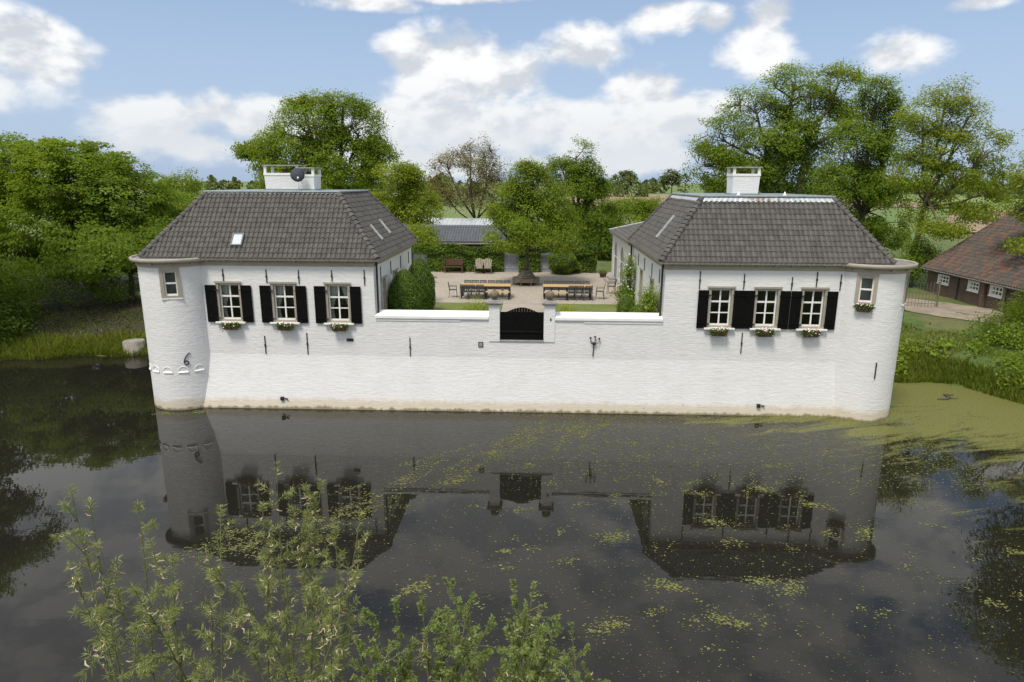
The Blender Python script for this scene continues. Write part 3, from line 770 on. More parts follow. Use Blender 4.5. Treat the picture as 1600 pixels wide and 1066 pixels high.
# satellite dish
DS = thing('satellite_dish', 'round dark grey satellite dish on the left chimney', 'satellite dish', (-10.92, 3.75, 9.75))
mb = MB(); mb.lathe([(0.001, 0.06), (0.12, 0.05), (0.22, 0.025), (0.30, -0.02), (0.31, -0.02), (0.22, 0.05), (0.001, 0.085)], 28)
d_ = mb.build('reflector', 'dish_grey', DS, True, local=True); d_.rotation_euler = (math.radians(78), 0, math.radians(18)); d_.location = (0.0, -0.38, 0.02)
MB().tube([(-10.92, 3.75, 9.62), (-10.92, 3.55, 9.62), (-10.92, 3.44, 9.75)], 0.02, 6).build('mount', 'iron', DS)
MB().tube([(-10.90, 3.36, 9.50), (-10.78, 3.0, 9.62)], 0.014, 6).build('feed_arm', 'iron', DS)
MB().tube([(-10.79, 3.03, 9.60), (-10.76, 2.95, 9.66)], 0.035, 8).build('feed_horn', 'white_paint', DS)
# roof window, left house front slope; strips on the courtyard slopes
def on_front(H, fl, x, s_, inset, zt, x_off=0.0):
    y0 = -0.24; y = y0 + inset * s_; return np.array([x, y, 6.42 + (zt - 6.42) * s_])
def roof_light(R_, c, ux, us, n, w_, l_, name='roof_window'):
    o = sub(name, R_, c); mb = MB()
    def q(mb_, a0, a1, b0, b1, h0, h1):
        P8 = [c + ux * a + us * b + n * h for h in (h0, h1) for (a, b) in ((a0, b0), (a1, b0), (a1, b1), (a0, b1))]
        k = len(mb_.v); mb_.v += [tuple(p) for p in P8]
        mb_.f += [tuple(k + i for i in f_) for f_ in ((0, 3, 2, 1), (4, 5, 6, 7), (0, 1, 5, 4), (1, 2, 6, 5), (2, 3, 7, 6), (3, 0, 4, 7))]
    e = 0.05 if w_ > 0.3 else 0.03
    for a in ((-w_ / 2 - e, -w_ / 2, -l_ / 2 - e, l_ / 2 + e), (w_ / 2, w_ / 2 + e, -l_ / 2 - e, l_ / 2 + e), (-w_ / 2, w_ / 2, -l_ / 2 - e, -l_ / 2), (-w_ / 2, w_ / 2, l_ / 2, l_ / 2 + e)): q(mb, *a, 0.0, 0.13)
    mb.build('frame', 'deck_grey' if w_ > 0.3 else 'lead_flashing', o)
    mb = MB(); q(mb, -w_ / 2, w_ / 2, -l_ / 2, l_ / 2, 0.0, 0.105); mb.build('pane', 'roof_window_glass', o)
sF = unit(np.array([0, 2.05, 8.97 - 6.42])); nF = np.array([0, -sF[2], sF[1]])
roof_light(RL, on_front(HL, flL, -12.5, 0.26, 2.05, 8.97), np.array([1.0, 0, 0]), sF, nF, 0.38, 0.5)
sS = unit(np.array([-2.05, 0, 8.97 - 6.42])); nS = np.array([sS[2], 0, -sS[0]])
for yy, s_, l_ in ((2.3, 0.33, 0.75), (4.4, 0.38, 0.75)):
    roof_light(RL, np.array([-6.58 - 2.05 * s_, yy, 6.42 + (8.97 - 6.42) * s_]), np.array([0, 1.0, 0]), sS, nS, 0.12, l_)
sS = unit(np.array([1.87, 0, 8.87 - 6.42])); nS = np.array([-sS[2], 0, sS[0]])
roof_light(RR, np.array([4.89 + 1.87 * 0.45, 3.5, 6.42 + (8.87 - 6.42) * 0.45]), np.array([0, 1.0, 0]), sS, nS, 0.12, 1.15)
# lead apron over the top course of the right roof
def apron(R_, fl, ins, zt, wid, material):
    x0, x1, y0, y1 = fl; k_ = wid / math.hypot(ins, zt - 6.42); mb = MB(); n = 90
    for (A, B, out) in (((x0, y0), (x1, y0), (0, -1)), ((x0, y1), (x0, y0), (-1, 0))):
        A = np.array(A); B = np.array(B); o2 = np.array(out); tang = unit(B - A); L = np.linalg.norm(B - A)
        for i in range(n):
            q = []
            for (a, b) in ((i, 0), (i + 1, 0), (i + 1, 1), (i, 1)):
                s_ = a / n; lift = 0.12 + 0.012 * math.sin(a * PI * 2 * L / n / 0.2)
                wv = 1 + 0.12 * math.sin(a * PI * 2 * L / n / 0.2 + 1)
                kk = k_ * b * wv
                p = A + (B - A) * s_ + o2 * ins * kk + (tang * (2 * s_ - 1)) * ins * kk
                q.append((p[0], p[1], zt - (zt - 6.42) * kk + lift))
            mb.quad(*q)
    return mb.build('lead_apron', material, R_, True)
def f_lead(t, bs):
    p = t.pos(); c = t.mix(t.ramp(t.noise(p, 4, 4), 0.3, 0.7), (0.36, 0.40, 0.43), (0.52, 0.55, 0.57))
    x, y, z = t.sep(p)
    near = t.math('MULTIPLY', t.ramp(x, 8.2, 8.7), t.ramp(x, 10.0, 10.5, 1.0, 0.0))
    c = t.mix(t.math('MULTIPLY', near, t.ramp(t.noise(p, 5.0, 4), 0.45, 0.6, 0, 0.8)), c, (0.22, 0.12, 0.06))
    P(t, bs, c, 0.55, Metallic=0.2)
mat('rust_stained_lead', f_lead)
apron(RR, flR, 1.87, 8.87, 0.30, 'rust_stained_lead')
apron(RL, flL, 2.05, 8.97, 0.14, 'lead_flashing')

# ------------------------------------------------------------------ corner towers
def tower(name, label, cx, cy, R0, wins, a0, a1):
    T_ = thing(name, label, 'tower', (cx, cy, 0))
    mb = MB(); zc0, zc1 = 4.84, 6.04
    def P3(u, d, z):
        fl = 1.0; rr = (R0 - d) * fl; return (cx + rr * math.cos(u), cy + rr * math.sin(u), z)
    holes = [(a - 0.36 / R0, a + 0.36 / R0, zc0, zc1) for a in wins]
    wall_panel(mb, a0, a1, -1.0, 6.30, holes, P3, 0.30, maxu=0.07)
    mb.build('wall', 'white_painted_brick', T_)
    MB().lathe([(R0 + .002, 6.08), (R0 + .035, 6.08), (R0 + .035, 6.27)], 72, (cx, cy, 0), a0, a1).build('frieze', 'beige_paint', T_)
    MB().lathe([(R0 + .02, 6.24), (R0 + .20, 6.26), (R0 + .26, 6.30), (R0 + .27, 6.41), (R0 + .22, 6.44), (R0 + .17, 6.42), (R0 + .16, 6.375)], 72, (cx, cy, 0)).build('cornice', 'beige_paint', T_, True)
    MB().lathe([(R0 + .17, 6.372), (0.01, 6.385)], 48, (cx, cy, 0)).build('deck', 'deck_grey', T_)
    MB().lathe([(R0 - .31, 6.2), (0.01, 6.2)], 24, (cx, cy, 0)).build('ceiling', 'plaster_dark', T_)
    MB().lathe([(R0 - .31, 3.0), (0.01, 3.0)], 24, (cx, cy, 0)).build('floor', 'plaster_dark', T_)
    for i in range(9):
        an = a0 + (a1 - a0) * (i + .5) / 9
        b = MB().box(-.03, .03, -.17, .0, 0, .05).build('bracket', 'beige_paint', T_, local=True)
        b.location = ((R0 + .02) * math.cos(an), (R0 + .02) * math.sin(an), 6.19); b.rotation_euler = (0, 0, an + PI / 2)
    for a in wins:
        wn = make_window(0.72, zc1 - zc0, 1, 2, T_, frame=0.115, head=False, sill=False, rec=0.05)
        rr = R0 * math.cos(0.36 / R0) + 0.015
        wn.location = (rr * math.cos(a), rr * math.sin(a), zc0); wn.rotation_euler = (0, 0, a + PI / 2)
        MB().box(-.40, .40, -.05, .04, -.06, -.012).build('sill', 'white_paint', wn, local=True)
    return T_
TLc = (-15.4, 0.55); TRc = (13.52, 0.75); R0 = 1.45
aL = math.atan2(-0.8 - TLc[1], -14.97 - TLc[0]) + 2 * PI; aR = math.atan2(-0.55 - TRc[1], 12.90 - TRc[0]) + 2 * PI
TL_ = tower('corner_tower', 'round white tower with iron numeral 6 at the left corner', *TLc, R0, [aL, PI + 0.02], PI * 0.62, PI * 2.0 + 0.02)
TR_ = tower('corner_tower', 'round white tower with a flower box at the right corner', *TRc, R0, [aR, aR + 1.42], PI * 1.0 - 0.02, PI * 2.38)
def on_tower(c, an, z, out=0.0): return np.array([c[0] + (R0 + out) * math.cos(an), c[1] + (R0 + out) * math.sin(an), z])
# the iron 6: a stroke that leans right at the top and closes into a loop below
pts = []
a_c = math.atan2(-math.sqrt(max(0, R0 ** 2 - (-14.72 - TLc[0]) ** 2)), -14.72 - TLc[0])
six = [(0.17, 2.46), (0.10, 2.44), (0.02, 2.34), (-0.05, 2.22), (-0.08, 2.10), (-0.06, 2.0), (0.0, 1.955), (0.065, 1.98), (0.09, 2.05), (0.06, 2.12), (0.0, 2.14), (-0.06, 2.10)]
MB().tube([on_tower(TLc, a_c + u / R0, z + 0.02, 0.03) for (u, z) in six], 0.022, 6).build('iron_numeral', 'iron', TL_, True)
for i in range(5):
    an = 3.82 + i * 0.425
    arc = [on_tower(TLc, an + 0.19 * math.cos(q) / R0, 1.70 + 0.21 * math.sin(q), 0.0) for q in np.linspace(0, PI, 10)]
    o = sub('blind_arch', TL_, on_tower(TLc, an, 1.7))
    MB().tube(arc, 0.022, 6).build('arch_moulding', 'white_painted_brick', o)
    mb = MB(); seg = [an + (k / 4 - .5) * 0.40 / R0 for k in range(5)]
    for k in range(4):
        A0, A1 = seg[k], seg[k + 1]
        p = [on_tower(TLc, A0, 1.66, 0.045), on_tower(TLc, A1, 1.66, 0.045), on_tower(TLc, A1, 1.72, 0.0), on_tower(TLc, A0, 1.72, 0.0), on_tower(TLc, A0, 1.64, 0.0), on_tower(TLc, A1, 1.64, 0.0)]
        mb.quad(p[0], p[1], p[2], p[3]); mb.quad(p[4], p[5], p[1], p[0])
    mb.build('ledge', 'coping_white', o)
an = math.atan2(-1, 0.04)
for (c, T__, an, z0, z1) in ((TRc, TR_, math.atan2(-1.40, 0.08), 1.82, 2.50), (TRc, TR_, -0.33, 3.95, 4.6)):
    MB().bar(on_tower(c, an, z0, 0.02), on_tower(c, an, z1, 0.02), 0.04, 0.035, (math.cos(an), math.sin(an), 0)).build('wall_anchor', 'iron', T__)

# ------------------------------------------------------------------ moat wall, gate
MW = thing('moat_wall', 'long whitewashed brick wall rising from the moat between the towers', 'wall', (-1, 0, 0))
def bat(x): return 0.46 + (0.24 - 0.46) * (x + 15) / 28
mb = MB(); xk = np.linspace(-14.75, 12.95, 60); zk = [-1.0, 0.0, 0.6, 1.2, 1.8, 2.15, 2.3]
def yb_(x, z): return -bat(x) * min(1.0, max(0, (2.3 - z) / 2.3)) ** 1.15
for i in range(len(xk) - 1):
    for j in range(len(zk) - 1):
        mb.quad(*[(xk[a], yb_(xk[a], zk[b]), zk[b]) for (a, b) in ((i, j), (i + 1, j), (i + 1, j + 1), (i, j + 1))])
mb.box(-14.7, 12.9, 0.03, 0.6, -1.0, 2.29)
mb.build('base', 'white_painted_brick', MW, True)
mb = MB(); gx0, gx1 = -1.60, 0.24
wall_panel(mb, -6.818, 5.128, 2.302, 3.93, [(gx0, gx1, 3.02, 3.93)], lambda u, d, z: (u, d - .001, z), 0.42)
mb.build('upper_wall', 'white_painted_brick', MW)
for (a, b) in ((-6.81, -2.06), (0.70, 5.12)):
    mb = MB(); mb.v = [(a, -0.07, 3.932), (b, -0.07, 3.932), (b, 0.52, 3.932), (a, 0.52, 3.932), (a, -0.07, 4.05), (b, -0.07, 4.05), (b, 0.52, 4.20), (a, 0.52, 4.20)]
    mb.f = [(0, 3, 2, 1), (4, 5, 6, 7), (0, 1, 5, 4), (1, 2, 6, 5), (2, 3, 7, 6), (3, 0, 4, 7)]
    mb.build('coping', 'coping_white', MW, bevel=0.012)
MB().box(-6.81, -3.25, -0.028, 0.0, 3.82, 3.90).box(1.9, 5.12, -0.028, 0.0, 3.81, 3.89).build('string_course', 'coping_white', MW, bevel=0.012)
for px in (-1.83, 0.47):
    G = sub('gate_pier', MW, (px, 0.2, 3.02))
    MB().box(px - .225, px + .225, -0.035, 0.44, 3.03 if px < -5 else 3.0, 4.56).build('shaft', 'white_painted_brick', G)
    MB().box(px - .30, px + .30, -0.11, 0.52, 4.56, 4.61).box(px - .34, px + .34, -0.15, 0.56, 4.61, 4.69).box(px - .24, px + .24, -0.05, 0.46, 4.69, 4.735).build('cap', 'stone_grey', G, bevel=0.015)
    MB().lathe([(0.001, 0.40), (0.07, 0.39), (0.14, 0.345), (0.185, 0.27), (0.195, 0.20), (0.175, 0.12), (0.11, 0.05), (0.09, 0.03), (0.13, 0.0)], 20, (px, 0.2, 4.735)).build('ball_finial', 'stone_ball', G, True)
GT = sub('gate', MW, ((gx0 + gx1) / 2, 0.1, 3.02))
nB = 16; wB = (gx1 - gx0 - 0.02) / nB
def gtop(x):
    s_ = (x - (gx0 + gx1) / 2) / ((gx1 - gx0) / 2); return 4.22 + 0.22 * max(0.0, math.cos(s_ * PI * 0.62)) ** 1.3
for i in range(nB):
    a = gx0 + .01 + i * wB + 0.003; b = a + wB - 0.006; za, zb = gtop(a), gtop(b)
    mb = MB(); mb.v = [(a, 0.06, 3.07), (b, 0.06, 3.07), (b, 0.10, 3.07), (a, 0.10, 3.07), (a, 0.06, za), (b, 0.06, zb), (b, 0.10, zb), (a, 0.10, za)]
    mb.f = [(0, 3, 2, 1), (4, 5, 6, 7), (0, 1, 5, 4), (1, 2, 6, 5), (2, 3, 7, 6), (3, 0, 4, 7)]; mb.build('board', 'black_paint', GT)
MB().box(gx0 + .012, gx1 - .012, 0.102, 0.118, 3.08, 4.24).build('backing', 'black_paint', GT)
MB().box(gx0 + .01, gx1 - .01, 0.12, 0.15, 3.3, 3.42).box(gx0 + .01, gx1 - .01, 0.12, 0.15, 4.0, 4.12).box(gx0 + .012, gx1 - .012, 0.03, 0.058, 3.36, 3.40).build('rail', 'black_paint', GT)
mb = MB()
for i in range(30):
    xx = gx0 + .05 + i * (gx1 - gx0 - .1) / 29; mb.box(xx - .008, xx + .008, 0.035, 0.05, 3.40, 3.455)
mb.build('spike_strip', 'iron', GT)['kind'] = 'stuff'
MB().box(gx0 - .02, gx1 + .02, -0.045, 0.3, 3.0, 3.05).build('threshold', 'stone_grey', MW, bevel=0.008)
# small fittings on the wall
MB().box(-8.08, -7.80, -0.03, 0.01, 2.92, 3.04).build('vent_grille', 'iron', HL)
PQ = sub('plaque', MW, (-2.4, 0, 2.86)); MB().box(-2.50, -2.30, -0.035, 0.0, 2.75, 2.97).build('plate', 'iron', PQ)
MB().box(-2.47, -2.33, -0.042, -0.034, 2.78, 2.94).build('inset', 'stone_grey', PQ)
MB().box(0.49, 0.545, -0.06, -0.034, 3.92, 4.02).build('doorbell', 'iron', MW)
anchor(MW, -5.39, 2.30, 3.12, -0.02)
# branched iron ornament right of the gate
OR = thing('wall_ornament', 'black iron three-branched ornament right of the gate', 'ornament', (2.34, -0.02, 2.43))
MB().tube([(2.30, -.04, 2.43), (2.33, -.05, 2.95)], 0.022, 6).build('stem', 'iron', OR)
for k, (ex, ez) in enumerate(((2.18, 3.20), (2.37, 3.25), (2.54, 3.18))):
    br = MB().tube([(2.33, -.05, 2.93), ((2.33 + ex) / 2 + (ex - 2.33) * .25, -.10, 2.98), (ex, -.09, ez - .05)], 0.014, 6).build('branch', 'iron', OR)
    MB().lathe([(0.001, .06), (.035, .05), (.045, .015), (.02, -.03), (.001, -.04)], 10, (ex, -.09, ez)).build('bud', 'iron', br, True)
MB().lathe([(0.001, .07), (.06, .05), (.085, 0), (.05, -.06), (.001, -.07)], 12, (2.335, -.06, 2.98)).build('rosette', 'iron', OR, True)
# spotlights just above the water
def spot(x, label):
    L_ = thing('spotlight', label, 'spotlight', (x, -.4, .45)); y = yb_(x, .45)
    MB().box(x - .09, x + .05, y - .12, y + .0, .37, .52).build('housing', 'iron', L_, bevel=0.01)
    MB().tube([(x + .10, y - .03, .44), (x + .22, y - .09, .44)], .03, 8).build('cable_plug', 'iron', L_)
spot(-10.88, 'small black spotlight above the water below the left house')
spot(9.27, 'small black spotlight above the water below the right house')

# ------------------------------------------------------------------ arcaded wing behind the right house
WG = thing('arcade_wing', 'white arcaded wing with shadow-grey arched doors behind the right house', 'building', (9, 15, 3))
arches = [(18.0, 1.02), (14.55, 1.02), (11.05, 0.9)]
y0w, y1w = 9.45, 20.1; xw = 5.13; zw1 = 6.12
mb = MB(); N_ = 12
edges = [y0w] + sorted(e for (c, r) in arches for e in (c - r, c + r)) + [y1w]
for i in range(0, len(edges) - 1):
    a, b = edges[i], edges[i + 1]
    if i % 2 == 0: mb.quad((xw, b, 2.8), (xw, a, 2.8), (xw, a, zw1), (xw, b, zw1))
for (c, r) in arches:
    zs = 4.62; pts = [(c + r * math.cos(q), zs + r * math.sin(q)) for q in np.linspace(0, PI, N_ + 1)]
    for k in range(N_):
        (ya, za), (yb2, zb2) = pts[k], pts[k + 1]
        mb.quad((xw, ya, za), (xw, ya, zw1), (xw, yb2, zw1), (xw, yb2, zb2))
        mb.quad((xw, ya, za), (xw, yb2, zb2), (xw + .07, yb2, zb2), (xw + .07, ya, za))
    for s_ in (-1, 1): mb.quad((xw, c + s_ * r, 2.8), (xw + .07, c + s_ * r, 2.8), (xw + .07, c + s_ * r, zs), (xw, c + s_ * r, zs))
mb.quad((xw, y1w, 2.8), (xw + 7, y1w, 2.8), (xw + 7, y1w, zw1), (xw, y1w, zw1))
mb.build('wall', 'white_painted_brick', WG)
for (c, r) in arches:
    zs = 4.62; A = sub('arched_door', WG, (xw + .25, c, 3.0)); mb = MB()
    ring = [(c + r * math.cos(q), zs + r * math.sin(q)) for q in np.linspace(0, PI, N_ + 1)]
    mb.quad(*([(xw + .065, c + r, 2.9)] + [(xw + .065, y, z) for (y, z) in ring] + [(xw + .065, c - r, 2.9)]))
    mb.build('panel', 'grey_panel', A)
    MB().tube([(xw + .05, y, z) for (y, z) in ring], 0.03, 6).build('arch_trim', 'white_paint', A)
    MB().box(xw + .20, xw + .058, c - .04, c + .04, 2.9, zs + r - .03).box(xw + .21, xw + .057, c - r + .02, c + r - .02, zs - .04, zs + .04).build('mullion', 'white_paint', A)
e0 = (4.9, 9.66); zr = 7.25; ze = 6.22; yE = 20.3
MB().box(4.88, 4.95, 9.7, yE, 6.12, 6.23).box(4.95, 12.4, yE - .05, yE, 6.12, 6.228).build('gutter', 'beige_paint', WG)
mb = MB(); mb.quad((4.9, yE, ze), (4.9, 9.0, ze), (8.3, 9.0, zr), (8.3, 17.0, zr)); mb.quad((12.4, yE, ze), (4.9, yE, ze), (8.3, 17.0, zr)); mb.quad((8.3, 9.0, zr), (12.4, 9.0, ze), (12.4, yE, ze), (8.3, 17.0, zr))
mb.build('roof', 'slate', WG)
tile_slope(WG, ((4.9, yE, ze + .02), (4.9, 9.68, ze + .02), (8.3, 9.68, zr + .02), (8.3, 17.0, zr + .02)), tw=0.24, tl=0.30, seed=77, amp=0.012)
MB().tube([(4.9, yE, ze + .05), (8.3, 17.0, zr + .06), (8.3, 9.6, zr + .06)], .07, 6).build('ridge_cap', 'lead_flashing', WG)
MB().tube([(5.02, 9.55, 6.2), (5.02, 9.55, 3.02)], .05, 8).build('downpipe', 'iron', WG)
MB().box(4.45, 5.12, 17.1, 18.6, 3.0, 3.14).box(4.7, 5.12, 17.3, 18.4, 3.14, 3.28).build('steps', 'stone_grey', WG, bevel=0.02)

# ------------------------------------------------------------------ foliage makers
def vnoise(p, s, seed):
    a = np.array([1.0, 1.7, 2.3]) * s; q = p * s
    return (np.sin(q[:, 0] * 1.3 + q[:, 1] * .7 + seed) + np.sin(q[:, 1] * 1.1 - q[:, 2] * 1.6 + seed * 2.1) + np.sin(q[:, 2] * 1.9 + q[:, 0] * .9 + seed * 3.7) + .6 * np.sin(q[:, 0] * 2.7 - q[:, 1] * 2.2 + seed)) / 3.6
def lobe_points(lobes, n, g, gap, gscale, shell=0.45, seed=0.0):
    L = np.array(lobes, float); wts = (L[:, 3] * L[:, 4] * L[:, 5]) ** 0.7; wts /= wts.sum(); out = []; tot = 0
    while tot < n:
        k = g.choice(len(L), size=n * 2, p=wts); d = unit(g.normal(size=(n * 2, 3)))
        r = (shell + (1 - shell) * g.random((n * 2, 1)) ** 0.6) * (0.86 + 0.28 * (vnoise(d, 4.0, seed + 1.3) * .5 + .5)).reshape(-1, 1)
        p = L[k, :3] + d * r * L[k, 3:6]
        keep = vnoise(p, gscale, seed) > gap
        p = p[keep]; out.append(p); tot += len(p)
    return np.concatenate(out)[:n]
def foliage(centres, per, spread, flat, L, W, g, up=0.55, ctr=None, jit=0.42):
    n = len(centres); C = np.repeat(centres, per, 0); off = g.normal(size=(n * per, 3)) * spread; off[:, 2] *= flat
    C = C + off
    N = g.normal(size=C.shape) * jit
    N[:, 2] += up
    if ctr is not None: N += unit(C - ctr) * 0.75
    N = unit(N)
    s = 0.7 + 0.6 * g.random(len(C))
    return leaf_quads(C, N, L * s, W * s, g), C
def tree(label, base, fork, lobes, n, per, leaf, material, group=None, seed=1, trunk_r=0.3, gap=-0.25, gscale=0.9, spread=0.42, flat=0.55, shell=0.45, bark='bark', name='tree', twigs=0.25, stems=None, lean=0.3, limb_r=0.35, cat='tree', tint_noise=0.5):
    g = np.random.default_rng(seed)
    base = np.array(base, float); T_ = thing(name, label, cat, tuple(base), group)
    if leaf < .5: leaf *= .80; per = int(per * 1.2); n = int(n * 1.28); spread *= .70
    cl_ = lobe_points(lobes, n, g, gap, gscale, shell, seed * 1.7)
    ctr = np.mean(np.array(lobes)[:, :3], 0)
    Q, C = foliage(cl_, per, spread, flat, leaf, leaf * 0.62, g, ctr=ctr)
    ct = g.random(n) * 0.62 + 0.22 * (vnoise(cl_, 0.7, seed) * .5 + .5) + 0.02
    tint = np.clip(np.repeat(ct, per) + g.normal(size=n * per) * 0.12, 0, 1)
    crown = quads('crown', Q, material, T_, tint)
    crown['kind'] = 'stuff'
    # trunk and limbs
    mb = MB(); fork = np.array(fork, float); stems = stems or [(base, fork, trunk_r)]
    limbs = []
    for (b0, f0, r0) in stems:
        b0 = np.array(b0, float); f0 = np.array(f0, float); k = 7
        path = [b0 + (f0 - b0) * i / k + np.array([math.sin(i * 1.3 + seed), math.cos(i * 1.7 + seed), 0]) * 0.06 * min(i, k - i) * lean for i in range(k + 1)]
        path[0] = path[0] - np.array([0, 0, .3])
        mb.tube(path, [r0 * (1.35 if i == 0 else 1.0 - 0.35 * i / k) for i in range(k + 1)], 10)
    tips = []
    for lb in lobes:
        c = np.array(lb[:3]); b0, f0, r0 = min(stems, key=lambda s_: np.linalg.norm(np.array(s_[1])[:2] - c[:2]))
        f0 = np.array(f0, float); b0 = np.array(b0, float)
        st = f0 + (b0 - f0) * g.random() * 0.22
        mid = (st + c) / 2 + np.array([0, 0, -0.12]) * np.linalg.norm(c - st) * .4 + g.normal(size=3) * .15
        end = c + (c - st) * 0.06
        r1 = r0 * (0.38 + 0.2 * g.random())
        mb.tube([st, mid, c, end], [r1, r1 * .75, r1 * .45, r1 * .12], 7)
        tips += [(st + (mid - st) * q, 1) for q in np.linspace(0, 1, 6)] + [(mid + (c - mid) * q, 1) for q in np.linspace(.15, 1, 8)]
        for _ in range(5):      # secondary boughs
            q = mid + (c - mid) * g.random(); e2 = c + unit(g.normal(size=3)) * np.array(lb[3:6]) * .62; m2 = (q + e2) / 2 + np.array([0, 0, .1]) + g.normal(size=3) * .12
            mb.tube([q, m2, e2], [r1 * .42, r1 * .28, r1 * .10], 5, cap=False); tips += [(q + (m2 - q) * k / 4, 1) for k in range(5)] + [(m2 + (e2 - m2) * k / 5, 1) for k in range(6)]
    tp = np.array([q[0] for q in tips])
    m_ = int(n * twigs)
    for p in cl_[:m_]:
        d2 = np.sum((tp - p) ** 2, 1) + 3.0 * np.maximum(0, tp[:, 2] - p[2]) ** 2; q = tp[np.argmin(d2)]
        md = (q + p) / 2 + g.normal(size=3) * .12 + np.array([0, 0, .08])
        r1 = trunk_r * 0.05 + 0.007
        mb.tube([q, md, p], [r1, r1 * .7, r1 * .25], 4, cap=False)
    mb.build('trunk', bark, T_, True)
    return T_
def topiary(label, c, prof, n, leaf, material, seed, name='topiary', cat='topiary', group=None, lump=0.03):
    g = np.random.default_rng(seed); T_ = thing(name, label, cat, tuple(c), group)
    zs = [p[1] for p in prof]; rs = [p[0] for p in prof]
    z = g.random(n * 3) * (zs[-1] - zs[0]) + zs[0]; r = np.interp(z, zs, rs); keep = g.random(n * 3) < (r / max(rs)) * .9 + .08
    z = z[keep][:n]; r = r[keep][:n]; a = g.random(len(z)) * 2 * PI
    r = r * (1 + lump * np.sin(a * 5 + z * 4) + lump * np.sin(a * 3 - z * 7)) + g.normal(size=len(z)) * 0.02
    P_ = np.stack([c[0] + r * np.cos(a), c[1] + r * np.sin(a), c[2] + z], 1)
    dr = np.gradient(rs, zs); sl = np.interp(z, zs, dr)
    N = np.stack([np.cos(a), np.sin(a), -sl], 1) + g.normal(size=(len(z), 3)) * .55
    s = .7 + .6 * g.random(len(z))
    quads('foliage', leaf_quads(P_, unit(N), leaf * s, leaf * .6 * s, g), material, T_, np.clip(g.normal(size=len(z)) * .22 + .5 + .2 * np.sin(a * 9 + z * 11), 0, 1))['kind'] = 'stuff'
    MB().lathe([(max(.001, q - .05), h) for (q, h) in prof], 24, c).build('core', 'leaf_core', T_, True)
    return T_
cone = [(0.62, 0.0), (0.80, 0.45), (0.86, 0.9), (0.83, 1.4), (0.70, 1.9), (0.50, 2.3), (0.28, 2.58), (0.05, 2.74)]
topiary('clipped box cone, the nearer of two by the left house', (-6.10, 2.7, 3.0), [(a * .95, b * .97) for a, b in cone], 9000, .065, 'leaf_box', 5, group='clipped cones by the left house')
topiary('clipped box cone, the farther of two by the left house', (-5.95, 5.75, 3.0), [(a * .88, b * 1.04) for a, b in cone], 8000, .065, 'leaf_box', 6, group='clipped cones by the left house')
ball = [(0.20, 0.0), (0.38, .15), (0.45, .4), (0.44, .65), (0.34, .9), (0.18, 1.05), (0.02, 1.10)]
topiary('larger clipped box ball near the right house', (4.05, 3.3, 3.0), [(a * 1.02, b * 1.38) for a, b in ball], 3000, .05, 'leaf_fresh', 7)
topiary('smaller clipped box ball near the right house', (4.52, 2.7, 3.0), [(a * .95, b * 1.05) for a, b in ball], 2600, .05, 'leaf_fresh', 8)
topiary('round dark green shrub against the ivy wall', (1.75, 21.3, 3.0), [(0.5, 0), (.95, .4), (1.05, .8), (.9, 1.25), (.5, 1.6), (.05, 1.75)], 3500, .12, 'leaf_mid', 9, 'round_shrub', 'shrub', lump=.08)
def shrub(label, base, lobes, n, per, leaf, material, seed, name='shrub', cat='shrub', spread=.16, flowers=0, fmat='flower_white', gap=-0.5, group=None):
    g = np.random.default_rng(seed); T_ = thing(name, label, cat, base, group)
    cl_ = lobe_points(lobes, n, g, gap, 2.2, .3, seed)
    Q, C = foliage(cl_, per, spread, .8, leaf, leaf * .6, g, up=.4, ctr=np.mean(np.array(lobes)[:, :3], 0))
    quads('foliage', Q, material, T_, np.clip(np.repeat(g.random(n), per) * .6 + g.random(n * per) * .4, 0, 1))['kind'] = 'stuff'
    mb = MB()
    for lb in lobes:
        c = np.array(lb[:3]); b = np.array(base)
        for _ in range(3):
            e = c + g.normal(size=3) * np.array(lb[3:6]) * .4
            mb.tube([b + g.normal(size=3) * [.08, .08, 0], (b + e) / 2 + g.normal(size=3) * .08, e], [.025, .018, .006], 5)
    mb.build('stems', 'twig_green', T_)
    if flowers:
        P_ = lobe_points(lobes, flowers, g, -1, 1, .95, seed)
        quads('flowers', leaf_quads(P_, unit(g.normal(size=P_.shape) + np.array([0, -1.2, .6])), .12, .10, g), fmat, T_)['kind'] = 'stuff'
    return T_
shrub('leafy climbing rose with white blooms by the arcade', (4.75, 8.4, 3.0), [(4.75, 8.4, 4.0, .40, .45, .9), (4.8, 8.3, 5.1, .33, .4, .7), (4.7, 8.6, 3.5, .5, .5, .45)], 260, 14, .10, 'leaf_mid', 21, 'climbing_rose', 'rose', flowers=90)
shrub('bushy green shrub with pale tips at the right house corner', (4.72, 1.1, 3.0), [(4.72, 1.15, 4.35, .38, .40, .55), (4.7, 1.1, 4.85, .30, .32, .45), (4.75, 1.0, 3.7, .3, .3, .5)], 260, 14, .085, 'leaf_fresh', 22, flowers=14)
shrub('lime green low shrub left of the gate', (-2.75, 2.6, 3.03), [(-2.85, 2.6, 3.72, .55, .5, .6), (-2.45, 2.6, 3.62, .45, .4, .55)], 200, 14, .07, 'leaf_yellow', 23)
shrub('lime green low shrub right of the gate', (1.1, 2.4, 3.03), [(1.05, 2.4, 3.62, .6, .5, .5)], 140, 14, .07, 'leaf_yellow', 24)
ST = thing('garden_figure', 'small white garden figure beside the clipped ball', 'figure', (4.72, 1.9, 3.03))
MB().lathe([(.10, 0), (.10, .45), (.05, .5), (.05, .55), (.085, .6), (.10, .72), (.08, .85), (.045, .9), (.06, .97), (.045, 1.05), (.001, 1.07)], 14, (4.72, 1.9, 3.03)).build('body', 'white_paint', ST, True)

